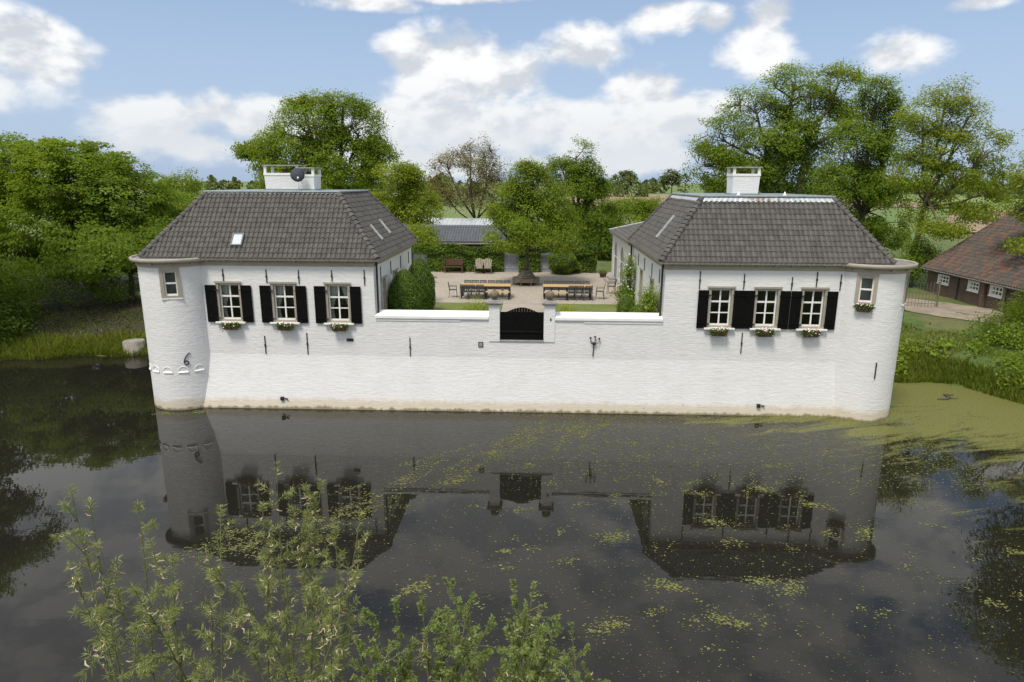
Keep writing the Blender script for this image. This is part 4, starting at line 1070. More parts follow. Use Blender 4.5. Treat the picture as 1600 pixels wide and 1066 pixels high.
# flower boxes
def flower_box(label, x, y, z, rz=0.0, seed=0, red=False, w_=0.62):
    g = np.random.default_rng(100 + seed); T_ = thing('flower_box', label, 'flower box', (x, y, z), 'flower boxes under the windows', rz)
    mb = MB(); h = w_ / 2
    mb.v = [(-h + .04, -.16, -.20), (h - .04, -.16, -.20), (h - .04, -.01, -.20), (-h + .04, -.01, -.20), (-h, -.22, 0), (h, -.22, 0), (h, 0.0, 0), (-h, 0.0, 0)]
    mb.f = [(0, 3, 2, 1), (0, 1, 5, 4), (1, 2, 6, 5), (2, 3, 7, 6), (3, 0, 4, 7), (4, 5, 6, 7)]
    mb.build('planter', 'bench_brown', T_, local=True)
    n = 420; P_ = np.stack([(g.random(n) - .5) * (w_ + .1), -.12 + g.normal(size=n) * .07, .03 - .10 * np.abs(g.normal(size=n)) + .10 * g.random(n)], 1)
    q = leaf_quads(P_, unit(g.normal(size=P_.shape) + np.array([0, -.8, .8])), .075, .055, g)
    me_o = quads('foliage', q, 'leaf_dark', None, g.random(n)); me_o.parent = T_; me_o['kind'] = 'stuff'
    n = 26; P_ = np.stack([(g.random(n) - .5) * w_, -.17 + g.normal(size=n) * .05, .08 + .07 * g.normal(size=n)], 1)
    q = leaf_quads(P_, unit(g.normal(size=P_.shape) * .4 + np.array([0, -1, .8])), .055, .055, g)
    fo = quads('flowers', q, 'flower_red' if red else 'flower_white', None); fo.parent = T_; fo['kind'] = 'stuff'
    if red or seed % 2:
        P_ = P_[:8] + [0.02, 0, .05]; fo = quads('flowers', leaf_quads(P_, unit(g.normal(size=P_.shape) * .4 + np.array([0, -1, .8])), .045, .045, g), 'flower_red' if not red else 'flower_white', None); fo.parent = T_; fo['kind'] = 'stuff'
ords = ['first', 'second', 'third']
for i, c in enumerate(WL_C): flower_box('flower box under the %s window from the left on the left house' % ords[i], c + .03, -.10, 3.60, 0, i * 2)
for i, c in enumerate(WR_C): flower_box('flower box under the %s window from the left on the right house' % ords[i], c - .03, -.10, 3.60, 0, i * 2 + 7)
p = on_tower(TRc, aR, 4.76, .0); flower_box('flower box under the front window of the right tower', p[0], p[1], 4.76, aR + PI / 2, 15, False, .55)
p = on_tower(TLc, PI + .02, 4.76, .0); flower_box('red flower box under the side window of the left tower', p[0], p[1], 4.76, PI + .02 + PI / 2, 16, True, .5)

# ------------------------------------------------------------------ courtyard furniture
def dining_table(label, x0, x1, y):
    T_ = thing('dining_table', label, 'table', ((x0 + x1) / 2, y, 3.0), 'long dining tables in the courtyard')
    n = 6
    for i in range(n):
        a = y - .45 + i * .9 / n + .005; MB().box(x0, x1, a, a + .9 / n - .01, 3.71, 3.75).build('plank', 'table_wood', T_, bevel=.004)
    MB().box(x0 + .05, x1 - .05, y - .38, y - .34, 3.63, 3.708).box(x0 + .05, x1 - .05, y + .34, y + .38, 3.63, 3.708).build('apron', 'iron', T_)
    for xx in (x0 + .08, (x0 + x1) / 2, x1 - .08):
        for yy in (y - .38, y + .38): MB().box(xx - .04, xx + .04, yy - .04, yy + .04, 3.0, 3.709).build('leg', 'iron', T_)
def bench_long(label, x0, x1, y):
    T_ = thing('wooden_bench', label, 'bench', ((x0 + x1) / 2, y, 3.0), 'backless benches at the dining tables')
    for i in range(3):
        a = y - .18 + i * .12 + .004; MB().box(x0, x1, a, a + .112, 3.42, 3.455).build('plank', 'table_wood', T_, bevel=.004)
    for xx in (x0 + .06, x1 - .06):
        for yy in (y - .15, y + .15): MB().box(xx - .025, xx + .025, yy - .025, yy + .025, 3.0, 3.42).build('leg', 'iron', T_)
def make_chair():
    o = bpy.data.objects.new('armchair', None); COL.objects.link(o); o.empty_display_size = .2
    for i in range(5): MB().box(-.22 + i * .09, -.22 + i * .09 + .08, -.22, .22, .43, .45).build('seat_slat', 'chair_grey', o, local=True)
    MB().box(-.235, .235, -.235, -.215, .41, .445).box(-.235, .235, .215, .235, .41, .445).build('seat_frame', 'chair_grey', o, local=True)
    mb = MB(); mb.bar((-.24, .22, .44), (-.24, .31, .86), .03, .03); mb.bar((.24, .22, .44), (.24, .31, .86), .03, .03); mb.bar((-.24, .31, .85), (.24, .31, .85), .03, .04)
    mb.build('back_frame', 'chair_grey', o, local=True)
    for i in range(5):
        xx = -.18 + i * .09; MB().bar((xx, .232, .48), (xx, .308, .84), .055, .012, (0, 1, 0)).build('back_slat', 'chair_grey', o, local=True)
    for sx in (-1, 1):
        MB().bar((sx * .255, -.22, .64), (sx * .255, .27, .655), .04, .025).build('arm', 'chair_grey', o, local=True)
        MB().bar((sx * .25, -.20, .64), (sx * .25, -.24, 0), .028, .028).build('leg', 'chair_grey', o, local=True)
        MB().bar((sx * .25, .20, .44), (sx * .25, .27, 0), .028, .028).build('leg', 'chair_grey', o, local=True)
    return o
chair0 = make_chair(); chair0.scale = (.84, .92, 1.0); used = [False]
def place_chair(label, x, y, rz):
    o = chair0 if not used[0] else copy_tree(chair0); used[0] = True
    o.location = (x, y, 3.0); o.rotation_euler = (0, 0, rz); setprops(o, label, 'chair', 'metal armchairs at the dining tables')
od = ['first', 'second', 'third', 'fourth', 'fifth', 'sixth']
xl0, xl1, xr0, xr1, ty = -4.48, -1.60, 0.24, 3.02, 10.75
dining_table('long wooden dining table on the left', xl0, xl1, ty); dining_table('long wooden dining table on the right', xr0, xr1, ty)
bench_long('backless wooden bench before the left dining table', -3.0, -1.64, ty - .62); bench_long('backless wooden bench before the right dining table', .30, 1.64, ty - .62)
for i in range(6):
    place_chair('grey metal armchair behind the left dining table, %s from the left' % od[i], xl0 + .3 + i * .46, ty + .62, random.uniform(-.08, .08))
    place_chair('grey metal armchair behind the right dining table, %s from the left' % od[i], xr0 + .26 + i * .45, ty + .62, random.uniform(-.08, .08))
for i in range(3):
    place_chair('grey metal armchair in front of the left dining table, %s from the left' % od[i], xl0 + .25 + i * .46, ty - .55, PI + random.uniform(-.08, .08))
    place_chair('grey metal armchair in front of the right dining table, %s from the left' % od[i], 1.88 + i * .46, ty - .55, PI + random.uniform(-.08, .08))
place_chair('grey metal armchair at the left end of the left dining table', xl0 - .45, ty, PI / 2 + .1)
place_chair('grey metal armchair at the right end of the right dining table', xr1 + .48, ty - .05, -PI / 2 - .15)
place_chair('grey metal armchair standing alone by the arcade steps', 4.35, 12.6, -PI / 2 - .3)
# octagonal tree bench
TB = thing('tree_bench', 'octagonal weathered wooden bench around the courtyard tree', 'bench', (-.83, 16.0, 3.0))
cx, cy = -.83, 16.0
for k in range(8):
    a0 = k * PI / 4 + PI / 8; a1 = a0 + PI / 4
    def pt(r, a, z): return (cx + r * math.cos(a), cy + r * math.sin(a), 3.0 + z)
    for (ra, rb) in ((.56, .68), (.695, .815), (.83, .95)):
        mb = MB(); mb.v = [pt(r, a, z) for z in (.40, .44) for (r, a) in ((ra, a0), (rb, a0), (rb, a1), (ra, a1))]
        mb.f = [(0, 3, 2, 1), (4, 5, 6, 7), (0, 1, 5, 4), (1, 2, 6, 5), (2, 3, 7, 6), (3, 0, 4, 7)]; mb.build('seat_slat', 'weathered_wood', TB)
    for j in range(4):
        z0 = .46 + j * .125; z1 = z0 + .11; ra, rb = .66 - .085 * j, .66 - .085 * (j + 1) + .006
        mb = MB(); mb.quad(pt(ra, a0, z0), pt(ra, a1, z0), pt(rb, a1, z1), pt(rb, a0, z1)); mb.quad(pt(ra - .03, a1, z0), pt(ra - .03, a0, z0), pt(rb - .03, a0, z1), pt(rb - .03, a1, z1)); mb.quad(pt(ra, a0, z0), pt(ra - .03, a0, z0), pt(ra - .03, a1, z0), pt(ra, a1, z0)); mb.quad(pt(rb, a0, z1), pt(rb, a1, z1), pt(rb - .03, a1, z1), pt(rb - .03, a0, z1))
        mb.build('back_slat', 'weathered_wood', TB)
    MB().bar(pt(.88, a0, 0), pt(.88, a0, .40), .06, .06).build('leg', 'weathered_wood', TB)
    MB().bar(pt(.93, a0, .30), pt(.93, a1, .30), .03, .19).build('fascia', 'weathered_wood', TB)
    MB().bar(pt(.50, a0, 0), pt(.50, a0, .40), .06, .06).build('leg', 'weathered_wood', TB)
# brown garden bench, two slatted lounge chairs, pots
GB = thing('garden_bench', 'brown wooden garden bench against the ivy wall', 'bench', (-6.25, 21.2, 3.0))
for i in range(4): MB().box(-6.95, -5.55, 21.0 + i * .11, 21.09 + i * .11, 3.42, 3.45).build('seat_slat', 'bench_brown', GB)
for i in range(4): MB().box(-6.95, -5.55, 21.46 + i * .02, 21.49 + i * .02, 3.52 + i * .12, 3.62 + i * .12).build('back_slat', 'bench_brown', GB)
for xx in (-6.9, -5.6):
    for yy in (21.03, 21.43): MB().box(xx - .03, xx + .03, yy - .03, yy + .03, 3.0, 3.42 if yy < 21.2 else 4.0).build('leg', 'bench_brown', GB)
    MB().box(xx - .035, xx + .035, 20.98, 21.46, 3.64, 3.68).build('arm', 'bench_brown', GB)
for k, (xx, side_) in enumerate(((-4.35, 'left'), (-3.75, 'right'))):
    LC = thing('lounge_chair', 'pale fan-backed garden chair by the ivy wall, the %s one' % side_, 'chair', (xx, 21.2, 3.0), 'fan-backed garden chairs')
    for i in range(5):
        u = (i - 2) / 2; MB().bar((xx + u * .20, 21.15, 3.35), (xx + u * .26, 21.5, 4.05 - .08 * u * u), .09, .02, (0, 1, 0)).build('back_slat', 'pale_wood', LC)
        MB().bar((xx + u * .21, 20.75, 3.38), (xx + u * .21, 21.18, 3.30), .09, .02).build('seat_slat', 'weathered_wood', LC)
    for s_ in (-1, 1):
        MB().box(xx + s_ * .30 - .05, xx + s_ * .30 + .05, 20.7, 21.35, 3.54, 3.565).build('arm', 'weathered_wood', LC)
        MB().box(xx + s_ * .30 - .02, xx + s_ * .30 + .02, 20.74, 20.83, 3.0, 3.54).build('leg', 'weathered_wood', LC)
        MB().bar((xx + s_ * .28, 20.8, 3.30), (xx + s_ * .28, 21.55, 3.02), .03, .09).build('leg', 'weathered_wood', LC)
def pot(label, x, y, r, h, seed, z=3.0):
    T_ = thing('plant_pot', label, 'plant pot', (x, y, z)); g = np.random.default_rng(seed)
    MB().lathe([(.001, 0), (r * .7, 0), (r * .95, h * .85), (r * 1.05, h * .87), (r * 1.05, h), (r * .9, h), (r * .88, h * .9), (.001, h * .9)], 18, (x, y, z)).build('pot', 'terracotta', T_, True)
    P_ = np.array([x, y, z + h]) + g.normal(size=(140, 3)) * [r * .6, r * .6, .08]
    quads('foliage', leaf_quads(P_, unit(g.normal(size=P_.shape) + np.array([0, 0, .7])), .10, .06, g), 'leaf_dark', T_, g.random(140))['kind'] = 'stuff'
pot('small brown plant pot beside the far clipped cone', -7.05, 16.2, .20, .38, 61); pot('dark low pot beside the arcade corner', 4.5, 19.6, .28, .35, 62)

# ------------------------------------------------------------------ ivy wall, doors, garden buildings
IV = thing('garden_wall', 'garden wall covered in dark ivy behind the courtyard', 'wall', (-3, 22.2, 3.0))
mb = MB(); wall_panel(mb, -10.6, 4.2, 2.8, 4.75, [(-9.4, -8.3, 2.8, 4.6), (-2.62, -1.5, 2.8, 4.6), (.12, 1.08, 2.8, 4.6)], lambda u, d, z: (u, 22.0 + d, z), .35); mb.build('brickwork', 'barn_brick', IV)
for (a, b) in ((-9.4, -8.3), (-2.62, -1.5), (.12, 1.08)):
    Dr = sub('door', IV, ((a + b) / 2, 22.1, 3.0)); n = 6
    for i in range(n): MB().box(a + .01 + i * (b - a - .02) / n + .003, a + .01 + (i + 1) * (b - a - .02) / n - .003, 22.05, 22.09, 2.99, 4.58).build('board', 'door_blue', Dr)
    MB().box(a + .02, b - .02, 22.02, 22.05, 3.25, 3.38).box(a + .02, b - .02, 22.02, 22.05, 4.15, 4.28).build('ledge', 'door_blue', Dr)
    MB().box(b - .16, b - .12, 21.99, 22.05, 3.95, 4.05).build('handle', 'iron', Dr)
g = np.random.default_rng(301)
n = 15000; X_ = g.random(n) * 14.8 - 10.6; Z_ = 3.0 + 1.95 * g.random(n) ** .85
blk = np.zeros(n, bool)
for (a, b) in ((-9.4, -8.3), (-2.62, -1.5), (.12, 1.08)): blk |= (X_ > a - .04) & (X_ < b + .04) & (Z_ < 4.40)
X_, Z_ = X_[~blk], Z_[~blk]
Y_ = 21.95 - .16 * (np.sin(X_ * 2.1 + Z_ * 1.3) * .5 + .5) - .15 * g.random(len(X_)) - .12 * (Z_ > 4.4)
P_ = np.stack([X_, Y_, Z_ + .12 * np.sin(X_ * 1.7)], 1); N_l = unit(g.normal(size=P_.shape) * .5 + np.array([0, -1, .45]))
quads('ivy', leaf_quads(P_, N_l, .17, .14, g, .5), 'leaf_ivy', IV, np.clip(.45 + .3 * np.sin(X_ * 3 + Z_ * 5) + g.normal(size=len(X_)) * .2, 0, 1))['kind'] = 'stuff'
GBd = thing('garden_building', 'low slate-roofed garden building behind the ivy wall', 'building', (-6, 26, 3))
MB().box(-11.5, -2.6, 24.0, 28.5, 2.8, 5.0).build('wall', 'barn_brick', GBd)
mb = MB(); mb.quad((-11.7, 23.75, 4.98), (-2.4, 23.75, 4.98), (-2.4, 26.2, 6.0), (-11.7, 26.2, 6.0)); mb.quad((-2.4, 28.8, 4.98), (-11.7, 28.8, 4.98), (-11.7, 26.2, 6.0), (-2.4, 26.2, 6.0)); mb.build('roof', 'slate', GBd)
tile_slope(GBd, ((-11.7, 23.72, 5.0), (-2.4, 23.72, 5.0), (-2.4, 26.2, 6.03), (-11.7, 26.2, 6.03)), tw=.22, tl=.3, material='slate', seed=88, amp=.03)
MB().box(-11.7, -2.4, 23.68, 23.76, 4.86, 4.97).build('fascia', 'beige_paint', GBd)
MB().tube([(-11.7, 26.2, 6.06), (-2.4, 26.2, 6.06)], .09, 8).build('ridge', 'slate', GBd)
GH = thing('garden_shed', 'long low shed with a pale sheet roof beyond the garden building', 'shed', (-6, 33, 2.9))
MB().box(-11, -1.4, 31, 34.5, 2.6, 5.2).build('wall', 'pale_wood', GH)
mb = MB(); nS_ = 24
for i in range(nS_):
    a = -11.3 + i * 10.2 / nS_; mb.v += []; b = a + 10.2 / nS_ * .96
    k = len(mb.v); mb.v += [(a, 30.6, 5.22), (b, 30.6, 5.22), (b, 35, 6.15), (a, 35, 6.15), (a, 30.6, 5.28), (b, 30.6, 5.28), (b, 35, 6.21), (a, 35, 6.21)]
    mb.f += [tuple(k + q for q in f_) for f_ in ((0, 3, 2, 1), (4, 5, 6, 7), (0, 1, 5, 4), (1, 2, 6, 5), (2, 3, 7, 6), (3, 0, 4, 7))]
mb.build('roof', 'pale_roof', GH)
# parked car glimpsed between the trees
CR = thing('parked_car', 'white car glimpsed between the trees beyond the courtyard', 'car', (4.2, 38, 2.9))
mb = MB(); prof = [(-2.1, .35), (-2.1, .75), (-1.3, .95), (-.7, 1.42), (.9, 1.42), (1.7, .95), (2.1, .85), (2.1, .35)]
k = len(prof)
for yy in (-.85, .85): mb.v += [(4.2 + a, 38 + yy, 2.85 + b) for a, b in prof]
mb.f = [tuple(range(k))[::-1], tuple(range(k, 2 * k))] + [(i, (i + 1) % k, k + (i + 1) % k, k + i) for i in range(k)]
mb.build('body', 'car_paint', CR, bevel=.06)
for xx in (-1.3, 1.3):
    for yy in (-.86, .86): MB().tube([(4.2 + xx, 38 + yy - .1, 3.17), (4.2 + xx, 38 + yy + .1, 3.17)], .32, 16).build('wheel', 'rubber', CR)
mb = MB().quad((3.1, 37.14, 3.85), (5.5, 37.14, 3.85), (5.0, 37.14, 4.2), (3.6, 37.14, 4.2)); mb.build('side_window', 'dish_grey', CR)

# ------------------------------------------------------------------ barn, fence
BN = thing('barn', 'low brick barn with mottled red tile roof on the right', 'barn', (31, 15, 1.8))
mb = MB(); bw = [(19.72, 20.98, 2.68, 3.28), (16.5, 17.6, 2.70, 3.32), (14.25, 15.42, 2.72, 3.36)]
wall_panel(mb, 4.0, 22.3, 1.0, 3.75, bw, lambda u, d, z: (28.3 + d, u, z), .3); mb.box(28.61, 36, 22.0, 22.29, 1.0, 3.7)
mb.build('wall', 'barn_brick', BN)
mb = MB().quad((28.31, 22.299, 3.7), (36, 22.299, 3.7), (36, 22.299, 8.9)); mb.build('gable', 'barn_brick', BN)
MB().box(28.7, 36, 4.2, 21.9, 1.7, 1.75).build('floor', 'soil', BN)
for (a, b, c, d) in bw:
    wn = make_window(b - a, d - c, 3, 2, BN, frame=.05, head=False, sill=False, rec=.03); wn.location = tuple(np.array([28.30, (a + b) / 2, c]) - wl(BN)); wn.rotation_euler = (0, 0, -PI / 2)
    MB().box(-(b - a) / 2 - .05, (b - a) / 2 + .05, -.07, .02, -.07, -.012).build('sill', 'white_paint', wn, local=True)
    for ch in wn.children:
        if ch.name.startswith('frame'): ch.data.materials.clear(); ch.data.materials.append(MATS['white_paint'])
sl_ = .70
MB().quad((28.05, 4, 3.50), (28.05, 22.6, 3.50), (36.2, 22.6, 3.50 + 8.15 * sl_), (36.2, 4, 3.50 + 8.15 * sl_)).build('roof_deck', 'soil', BN)
tile_slope(BN, ((28.0, 22.7, 3.53), (28.0, 4.0, 3.53), (36.2, 4.0, 3.53 + 8.2 * sl_), (36.2, 22.7, 3.53 + 8.2 * sl_)), tw=.25, tl=.31, material='barn_tile', seed=99, amp=.05)
MB().tube([(27.97, 22.7, 3.49), (27.97, 4, 3.49)], .06, 8).build('gutter', 'deck_grey', BN)
for yy in (18.55, 16.1): MB().tube([(28.22, yy, 3.4), (28.22, yy, 1.75)], .04, 6).build('downpipe', 'iron', BN)
MB().box(28.1, 28.28, 15.7, 16.05, 1.6, 3.4).build('buttress', 'barn_brick', BN)
MB().box(28.18, 28.27, 13.85, 14.05, 1.6, 3.45).build('post', 'weathered_wood', BN)
FN = thing('iron_gate', 'rusty iron garden gate with arched picket top before the barn', 'gate', (24.0, 15.9, 1.8))
for i in range(17):
    u = i / 16; xx = 22.2 + u * 3.05; yy = 16.3 - .55 * u
    zt = 3.35 - 1.15 * (1 - u) ** 1.4; z0 = float(hgt(xx, yy))
    pk = MB().tube([(xx, yy, z0), (xx, yy, zt)], .014, 5).build('picket', 'iron_rust' if 'iron_rust' in MATS else plain('iron_rust', (.16, .13, .10), .8, .3, 9), FN)
    MB().lathe([(.001, .12), (.022, .04), (.001, 0)], 6, (xx, yy, zt)).build('picket_tip', 'iron_rust', pk)
mb = MB()
for dz_ in (.3, 1.0): mb.bar((22.2, 16.3, 1.75 + dz_), (25.25, 15.75, 1.75 + dz_), .03, .03)
mb.build('rail', 'iron_rust', FN)
MB().tube([(25.36, 15.73, 1.5), (25.36, 15.73, 3.42)], .05, 8).build('gate_post', 'iron_rust', FN)
MB().lathe([(.001, .12), (.06, .06), (.075, 0), (.05, -.02)], 10, (25.36, 15.73, 3.42)).build('post_cap', 'iron_rust', FN, True)
# concrete culvert on the left bank
CP = thing('culvert_ring', 'round concrete culvert ring on the left bank beside the tower', 'culvert', (-22.7, 8.3, 0))
MB().lathe([(.55, -.8), (.56, .72), (.50, .75), (.45, .72), (.44, -.3)], 32, (-22.7, 8.35, 0)).build('ring', 'concrete', CP, True)
MB().lathe([(.54, .74), (.001, .78)], 32, (-22.7, 8.35, 0)).build('lid', 'concrete', CP)

# ------------------------------------------------------------------ trees
def gz(x, y): return float(hgt(x, y))
tree('broad hornbeam with layered dark foliage on the left bank', (-33.0, 20.5, gz(-33, 20.5)), (-33, 20.5, 5.5),
     [(-32.8, 20, 9.1, 4.1, 3.7, 2.7), (-37.2, 21, 10.0, 3.2, 2.9, 2.6), (-29.3, 20, 7.8, 3.2, 3.1, 2.5), (-33.7, 21, 10.9, 3.2, 2.9, 1.5), (-34.7, 18, 6.0, 3.5, 3.2, 2.6), (-30.8, 18, 5.0, 3.4, 3.2, 1.9), (-28.2, 19, 4.8, 2.2, 2.0, 1.9), (-28.2, 22, 7.3, 1.9, 1.7, 2.1), (-30.3, 21, 10.0, 2.1, 1.9, 1.5), (-35, 16.5, 4.4, 2.6, 2.2, 1.1), (-31.5, 15.8, 4.0, 2.2, 1.9, .9), (-27.4, 16.0, 4.9, 2.5, 2.2, 1.1), (-24.6, 17.5, 5.3, 2.2, 2.0, 1.2), (-29, 14.5, 3.9, 1.9, 1.6, .8)],
     5200, 14, .25, 'leaf_mid', seed=31, trunk_r=.33, gap=.03, gscale=2.1, spread=.42, flat=.28, shell=.5, twigs=.12)
tree('spreading dark tree cut off by the left edge of the view', (-40.5, 21, gz(-40.5, 21)), (-40.5, 21, 5.5),
     [(-40.5, 20, 7.3, 3.4, 2.9, 3.2), (-39.9, 23, 11.2, 2.0, 1.8, 1.8), (-43.5, 21, 8.5, 3.5, 3, 3.5), (-40.5, 22, 9.8, 2.2, 2, 1.6)],
     1700, 14, .25, 'leaf_mid', seed=32, trunk_r=.33, gap=-.15, gscale=1.2, spread=.46, flat=.35)
tree('slender shaded tree beside the hornbeam trunk on the left bank', (-28.3, 17.5, gz(-28.3, 17.5)), (-28.2, 17.6, 3.6),
     [(-28.2, 17.6, 4.8, 1.6, 1.5, 1.3), (-26.6, 18.5, 5.2, 1.6, 1.5, 1.5), (-26.3, 19.5, 3.8, 1.2, 1.1, 1.0)], 520, 14, .22, 'leaf_mid', seed=33, trunk_r=.19, flat=.4)
shrub('pale sunlit bush under the trees at the left edge', (-33, 13, gz(-33, 13)), [(-33.0, 13, 3.3, 2.2, 2.0, 1.5), (-35.3, 13, 2.8, 2.2, 2.0, 1.8)], 520, 14, .19, 'leaf_fresh', 34, 'bush', 'bush', spread=.3)
shrub('dark overhanging bush on the left bank at the water', (-32.3, 8.6, gz(-32.3, 8.6)), [(-30.9, 8.6, 1.2, 1.7, 1.5, 1.2), (-32.6, 9, 1.9, 2.2, 2.0, 2.0), (-31.2, 10.5, 2.2, 1.8, 1.6, 1.2)], 620, 14, .17, 'leaf_dark', 35, 'bush', 'bush', spread=.3)
shrub('low dark undergrowth beneath the hornbeam', (-31, 15, gz(-31, 15)), [(-31.5, 15.5, 2.6, 2.0, 1.5, .9), (-29.0, 16.5, 2.4, 1.6, 1.4, .8), (-26.5, 19, 2.6, 1.8, 1.4, 1.0), (-24.3, 21, 2.8, 1.8, 1.4, 1.1)], 620, 12, .16, 'leaf_mid', 65, 'undergrowth', 'bush', spread=.3)
tree('small light green tree far behind the left tower', (-40, 47, 2.2), (-40, 47, 5.0), [(-40.2, 48, 8.9, 2.3, 2.1, 2.0), (-42.2, 48, 8.0, 1.9, 1.7, 1.8), (-38.5, 43, 6.6, 2.7, 2.4, 1.9), (-41, 46, 5.5, 3, 2.2, 1.6)], 700, 12, .28, 'leaf_fresh', seed=36, trunk_r=.2)
tree('large dense lime tree behind the left house', (-22.2, 45, 2.5), (-22.0, 45, 8.0),
     [(-23.8, 45, 15.3, 4.0, 3.6, 3.2), (-19.4, 46, 14.3, 3.4, 3.1, 3.7), (-26.2, 44, 12.3, 3.8, 3.6, 3.1), (-21.3, 45, 11.0, 4.8, 4.3, 3.1), (-30.0, 46, 12.7, 2.3, 2.2, 1.2), (-31.6, 46, 12.5, 1.3, 1.2, .9), (-25.4, 46, 17.6, 1.6, 1.4, .8), (-20.6, 45, 16.8, 2.7, 2.4, 1.9), (-17.2, 45, 11.7, 2.2, 1.9, 3.0), (-24.8, 43, 9.2, 4.7, 4.2, 2.0), (-28.3, 45, 9.6, 3.1, 2.8, 2.0)],
     3600, 14, .29, 'leaf_fresh', seed=37, trunk_r=.5, gap=-.2, spread=.5)
tree('yellow-green maple beside the left house', (-10.8, 26.8, 3.0), (-10.8, 27.5, 5.0),
     [(-11.6, 28, 9.2, 2.1, 2.0, 1.9), (-10.1, 28, 7.1, 2.1, 1.9, 2.2), (-12.8, 28, 7.1, 1.8, 1.7, 1.8), (-9.3, 24.6, 5.0, 1.5, 1.3, 1.4), (-10.6, 28, 10.0, 1.2, 1.1, 1.0), (-8.4, 24, 4.6, .9, .8, .8), (-12.9, 28, 5.0, 1.6, 1.4, 1.6)],
     2000, 13, .20, 'leaf_yellow', seed=38, trunk_r=.2, gap=-.2, spread=.36)
tree('sparse walnut with bronze young leaves behind the garden wall', (-6.0, 36.5, 2.9), (-6.0, 36.4, 6.0),
     [(-6.4, 36, 12.0, 2.2, 2.1, 1.9), (-8.5, 36, 10.6, 1.9, 1.7, 1.7), (-4.4, 36, 10.9, 1.5, 1.4, 1.9), (-6.5, 36, 8.8, 3.2, 2.9, 2.0), (-9.2, 36, 8.6, 1.7, 1.5, 1.7), (-3.5, 36, 8.6, 1.3, 1.2, 1.8)],
     1200, 8, .19, 'leaf_brown', seed=39, trunk_r=.20, gap=-.05, spread=.36, flat=.7, twigs=.6, shell=.3)
tree('dense green courtyard tree growing from the octagonal bench', (-.83, 16, 3.0), (-.8, 16, 5.4),
     [(-0.6, 16, 9.4, 1.4, 1.3, 1.6), (-1.8, 16, 8.0, 1.4, 1.3, 1.5), (0.9, 16, 7.9, 1.4, 1.3, 1.6), (-0.5, 16, 7.0, 2.4, 2.2, 1.5), (-1.7, 15, 6.2, 1.7, 1.5, 1.0), (1.0, 15, 6.1, 1.6, 1.4, 1.0), (-0.4, 16, 10.3, .9, 0.8, 1.0), (1.9, 16, 6.5, 0.9, 0.8, .9), (-2.9, 16, 6.9, 0.8, 0.7, 1.0)],
     2700, 13, .155, 'leaf_fresh', seed=40, trunk_r=.17, gap=-.12, gscale=1.7, spread=.30, flat=.6)
tree('tall dark tree right of the courtyard tree', (3.6, 33, 2.95), (3.4, 33, 6.5),
     [(3.1, 33, 11.6, 1.7, 1.6, 1.6), (2.0, 33, 10.3, 1.6, 1.4, 1.8), (4.5, 33, 10.0, 1.2, 1.1, 1.6), (3.4, 33, 8.6, 2.1, 1.9, 2.1), (4.6, 33, 6.4, 2.2, 2.0, 2.4), (5.3, 32, 4.6, 1.6, 1.5, 1.7), (2.1, 33, 7.0, 1.8, 1.6, 2.3), (5.4, 33, 9.0, 0.9, 0.8, .8)],
     2100, 13, .21, 'leaf_mid', seed=41, trunk_r=.24, gap=-.15, spread=.36)
shrub('tall dark hedge bush at the right rear of the courtyard', (6.2, 31, 2.95), [(6.0, 31, 4.0, 1.9, 1.6, 1.4), (5.2, 32, 5.4, 1.5, 1.4, 1.5), (7.2, 31, 4.4, 1.5, 1.3, 1.6)], 700, 12, .20, 'leaf_dark', 42, 'hedge_bush', 'bush', spread=.3)
tree('low green tree beyond the arcaded wing roof', (8.5, 36, 2.9), (8.5, 36, 4.8), [(8.1, 36, 6.9, 1.9, 1.6, 1.2), (10.1, 36, 7.1, 1.6, 1.4, 1.1), (6.7, 35, 6.4, 1.4, 1.3, 1.7), (9, 35, 5.6, 2.2, 1.6, 1.2)], 800, 12, .22, 'leaf_fresh', seed=43, trunk_r=.16)
tree('huge ash tree with dark ivy-clad trunks behind the right house', (23.5, 42, 2.1), (23.6, 42, 11.0),
     [(24.3, 42, 18.3, 3.6, 3.3, 2.4), (28.5, 42, 18.7, 2.5, 2.2, 2.0), (20.8, 42, 16.5, 3.3, 3.1, 2.4), (18.0, 42, 13.5, 3.1, 2.8, 2.6), (16.6, 42, 11.1, 2.2, 2.1, 2.4), (21.8, 42, 12.3, 4.2, 4.0, 3.0), (26.5, 42, 14.7, 4.3, 3.9, 3.2), (30.0, 42, 16.2, 2.3, 2.1, 2.7), (20.1, 42, 10.0, 3.8, 3.4, 2.2), (26.6, 41, 9.0, 2.6, 2.3, 2.2)],
     3000, 13, .26, 'leaf_fresh', seed=44, trunk_r=.5, gap=-.02, gscale=1.0, spread=.5, twigs=.18, stems=[((23.4, 39.6, 2.1), (23.4, 40.6, 13.5), .5), ((24.4, 39.6, 2.1), (25.8, 40.6, 15.0), .4), ((22.6, 39.6, 2.1), (22.2, 40.6, 12.4), .35)])
def ivy_trunk(T_, segs, n, seed):
    g = np.random.default_rng(seed); out = []
    for (a, b, r) in segs:
        a, b = np.array(a), np.array(b); s = g.random((n, 1)); ang = g.random(n) * 2 * PI; rr = r * (.7 + .5 * g.random(n)) * (1.15 - .6 * s[:, 0])
        P_ = a + (b - a) * s + np.stack([np.cos(ang) * rr, np.sin(ang) * rr, g.normal(size=n) * .15], 1); N = np.stack([np.cos(ang), np.sin(ang), np.full(n, .3)], 1) + g.normal(size=(n, 3)) * .4
        out.append(leaf_quads(P_, unit(N), .20, .16, g))
    Q = np.concatenate(out); quads('ivy', Q, 'leaf_dark', T_, g.random(len(Q)) * .35)['kind'] = 'stuff'
ash = [o for o in COL.objects if o.get('label', '').startswith('huge ash')][0]
